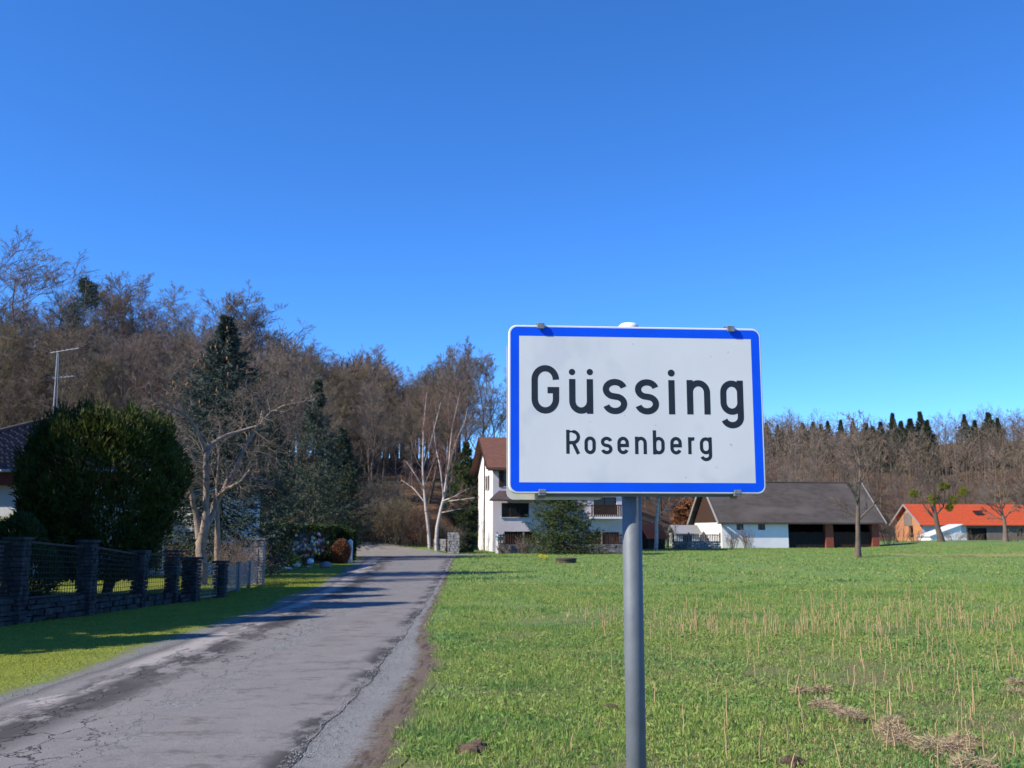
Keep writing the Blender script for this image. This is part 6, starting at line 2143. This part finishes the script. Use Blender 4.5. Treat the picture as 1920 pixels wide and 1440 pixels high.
# flattened tufts of dead grass and small earth heaps
tl = [(1492, 1292, .13), (1528, 1288, .10), (1560, 1330, .14), (1580, 1338, .15), (1530, 1318, .16), (1652, 1362, .15), (1665, 1378, .14), (1728, 1395, .22), (1782, 1382, .15), (1770, 1392, .13), (1886, 1276, .09), (1880, 1292, .10), (1800, 1426, .22), (1655, 1345, .10)]
tlab = ['pale matted tuft of dead grass lying in the meadow among the stalks']
for i, (px, py, r) in enumerate(tl):
    r = r * 0.60
    d = 2987 / (py - 995); x = xp(px, d)
    rr = np.random.default_rng(600 + i)
    n = 700
    a = rr.uniform(0, 6.28, n); q = r * np.sqrt(rr.random(n))
    C = np.stack([q * np.cos(a), q * np.sin(a), 0.02 + 0.85 * r * np.sqrt(np.maximum(0, 1 - (q / r) ** 2)) * rr.random(n)], 1)
    D = np.stack([np.cos(a + rr.normal(size=n)), np.sin(a + rr.normal(size=n)), rr.normal(size=n) * 0.5 - 0.1], 1)
    o = mesh_np('dead_grass_tuft', *leaves(C, D, rr, rr.uniform(0.04, 0.10, n), 0.0048), M_TUFT)
    o.location = (x, d, gz(x, d))
    tag(o, tlab[0], 'grass tuft', 'matted dead grass tufts')
for i, (px, py, r, lab) in enumerate([(1468, 1412, .09, 'small brown earth clod heap among the dead stalks'), (890, 1388, .13, 'dark bare molehill in the thick grass near the dirt track'), (1140, 1316, .07, 'small brown molehill close to the sign post')]):
    d = 2987 / (py - 995); x = xp(px, d)
    rr = np.random.default_rng(650 + i)
    mb = MB()
    for k in range(26):
        a = rr.uniform(0, 6.28); q = r * math.sqrt(rr.random()); s = rr.uniform(0.012, 0.03)
        z = 0.4 * r * (1 - q / r)
        mb.box(q * math.cos(a) - s, q * math.cos(a) + s, q * math.sin(a) - s, q * math.sin(a) + s, z - s, z + s, 0.008, rr)
    prof = [(r * 1.15, -0.03), (r * 0.8, r * 0.22), (r * 0.3, r * 0.42)]
    mb.lathe(prof, 14)
    o = mb.build('molehill', M_SOIL)
    o.location = (x, d, gz(x, d))
    tag(o, lab, 'molehill')

# loose chippings on the shoulders and the crown of the road
rng = np.random.default_rng(34)
n = 7000
Y = 5.5 + 22 * rng.random(n) ** 2.0
side = rng.random(n)
X = np.where(side < 0.66, road_r(Y) - 0.08 + np.abs(rng.normal(size=n)) * 0.20, np.where(side < 0.92, road_l(Y) - 0.15 + rng.normal(size=n) * 0.20, (road_l(Y) + road_r(Y)) / 2 + rng.normal(size=n) * 0.22))
r = 0.003 + 0.007 * rng.random(n) ** 2
Z = ground_z(X, Y) + 0.018 + r * 0.3
o8 = np.array([(1, 0, 0), (-1, 0, 0), (0, 1, 0), (0, -1, 0), (0, 0, 0.8), (0, 0, -0.8)], float)
rot = rng.uniform(0, 6.28, n)
V = o8[None] * r[:, None, None] * rng.uniform(0.7, 1.3, (n, 6, 1))
c, s = np.cos(rot)[:, None], np.sin(rot)[:, None]
V = np.stack([V[..., 0] * c - V[..., 1] * s + X[:, None], V[..., 0] * s + V[..., 1] * c + Y[:, None], V[..., 2] + Z[:, None]], -1)
f8 = np.array([(0, 2, 4), (2, 1, 4), (1, 3, 4), (3, 0, 4), (2, 0, 5), (1, 2, 5), (3, 1, 5), (0, 3, 5)])
F = (np.arange(n) * 6)[:, None, None] + f8[None]
tag(mesh_np('loose_gravel', V.reshape(-1, 3), F.reshape(-1, 3), M_GRAVEL), 'loose grey gravel chippings along the road edges', 'gravel', kind='stuff')

# daffodils by the meadow edge
for i, (px, py, lab) in enumerate([(1014, 1049, 'larger clump of yellow daffodils at the far edge of the meadow'), (1023, 1050, 'smaller clump of yellow daffodils at the far edge of the meadow')]):
    d = 2987 / (py - 995); x = xp(px, d)
    rr = np.random.default_rng(670 + i)
    thing_from('daffodil_clump', lab, 'flowers', (x, d, gz(x, d)), [('leaves', blades(rr, rr.normal(size=40) * 0.06, rr.normal(size=40) * 0.06, rr.uniform(0.12, 0.22, 40), np.full(40, 0.02), True), M_LAWN),
               ('blossoms', leaf_blob(rr, 90, (0, 0, 0.2), (0.10, 0.08, 0.06), 0.05, 0.04, 0.2, 0.3), mat('daffodil_yellow', (0.75, 0.62, 0.03), (0.70, 0.55, 0.02)))])
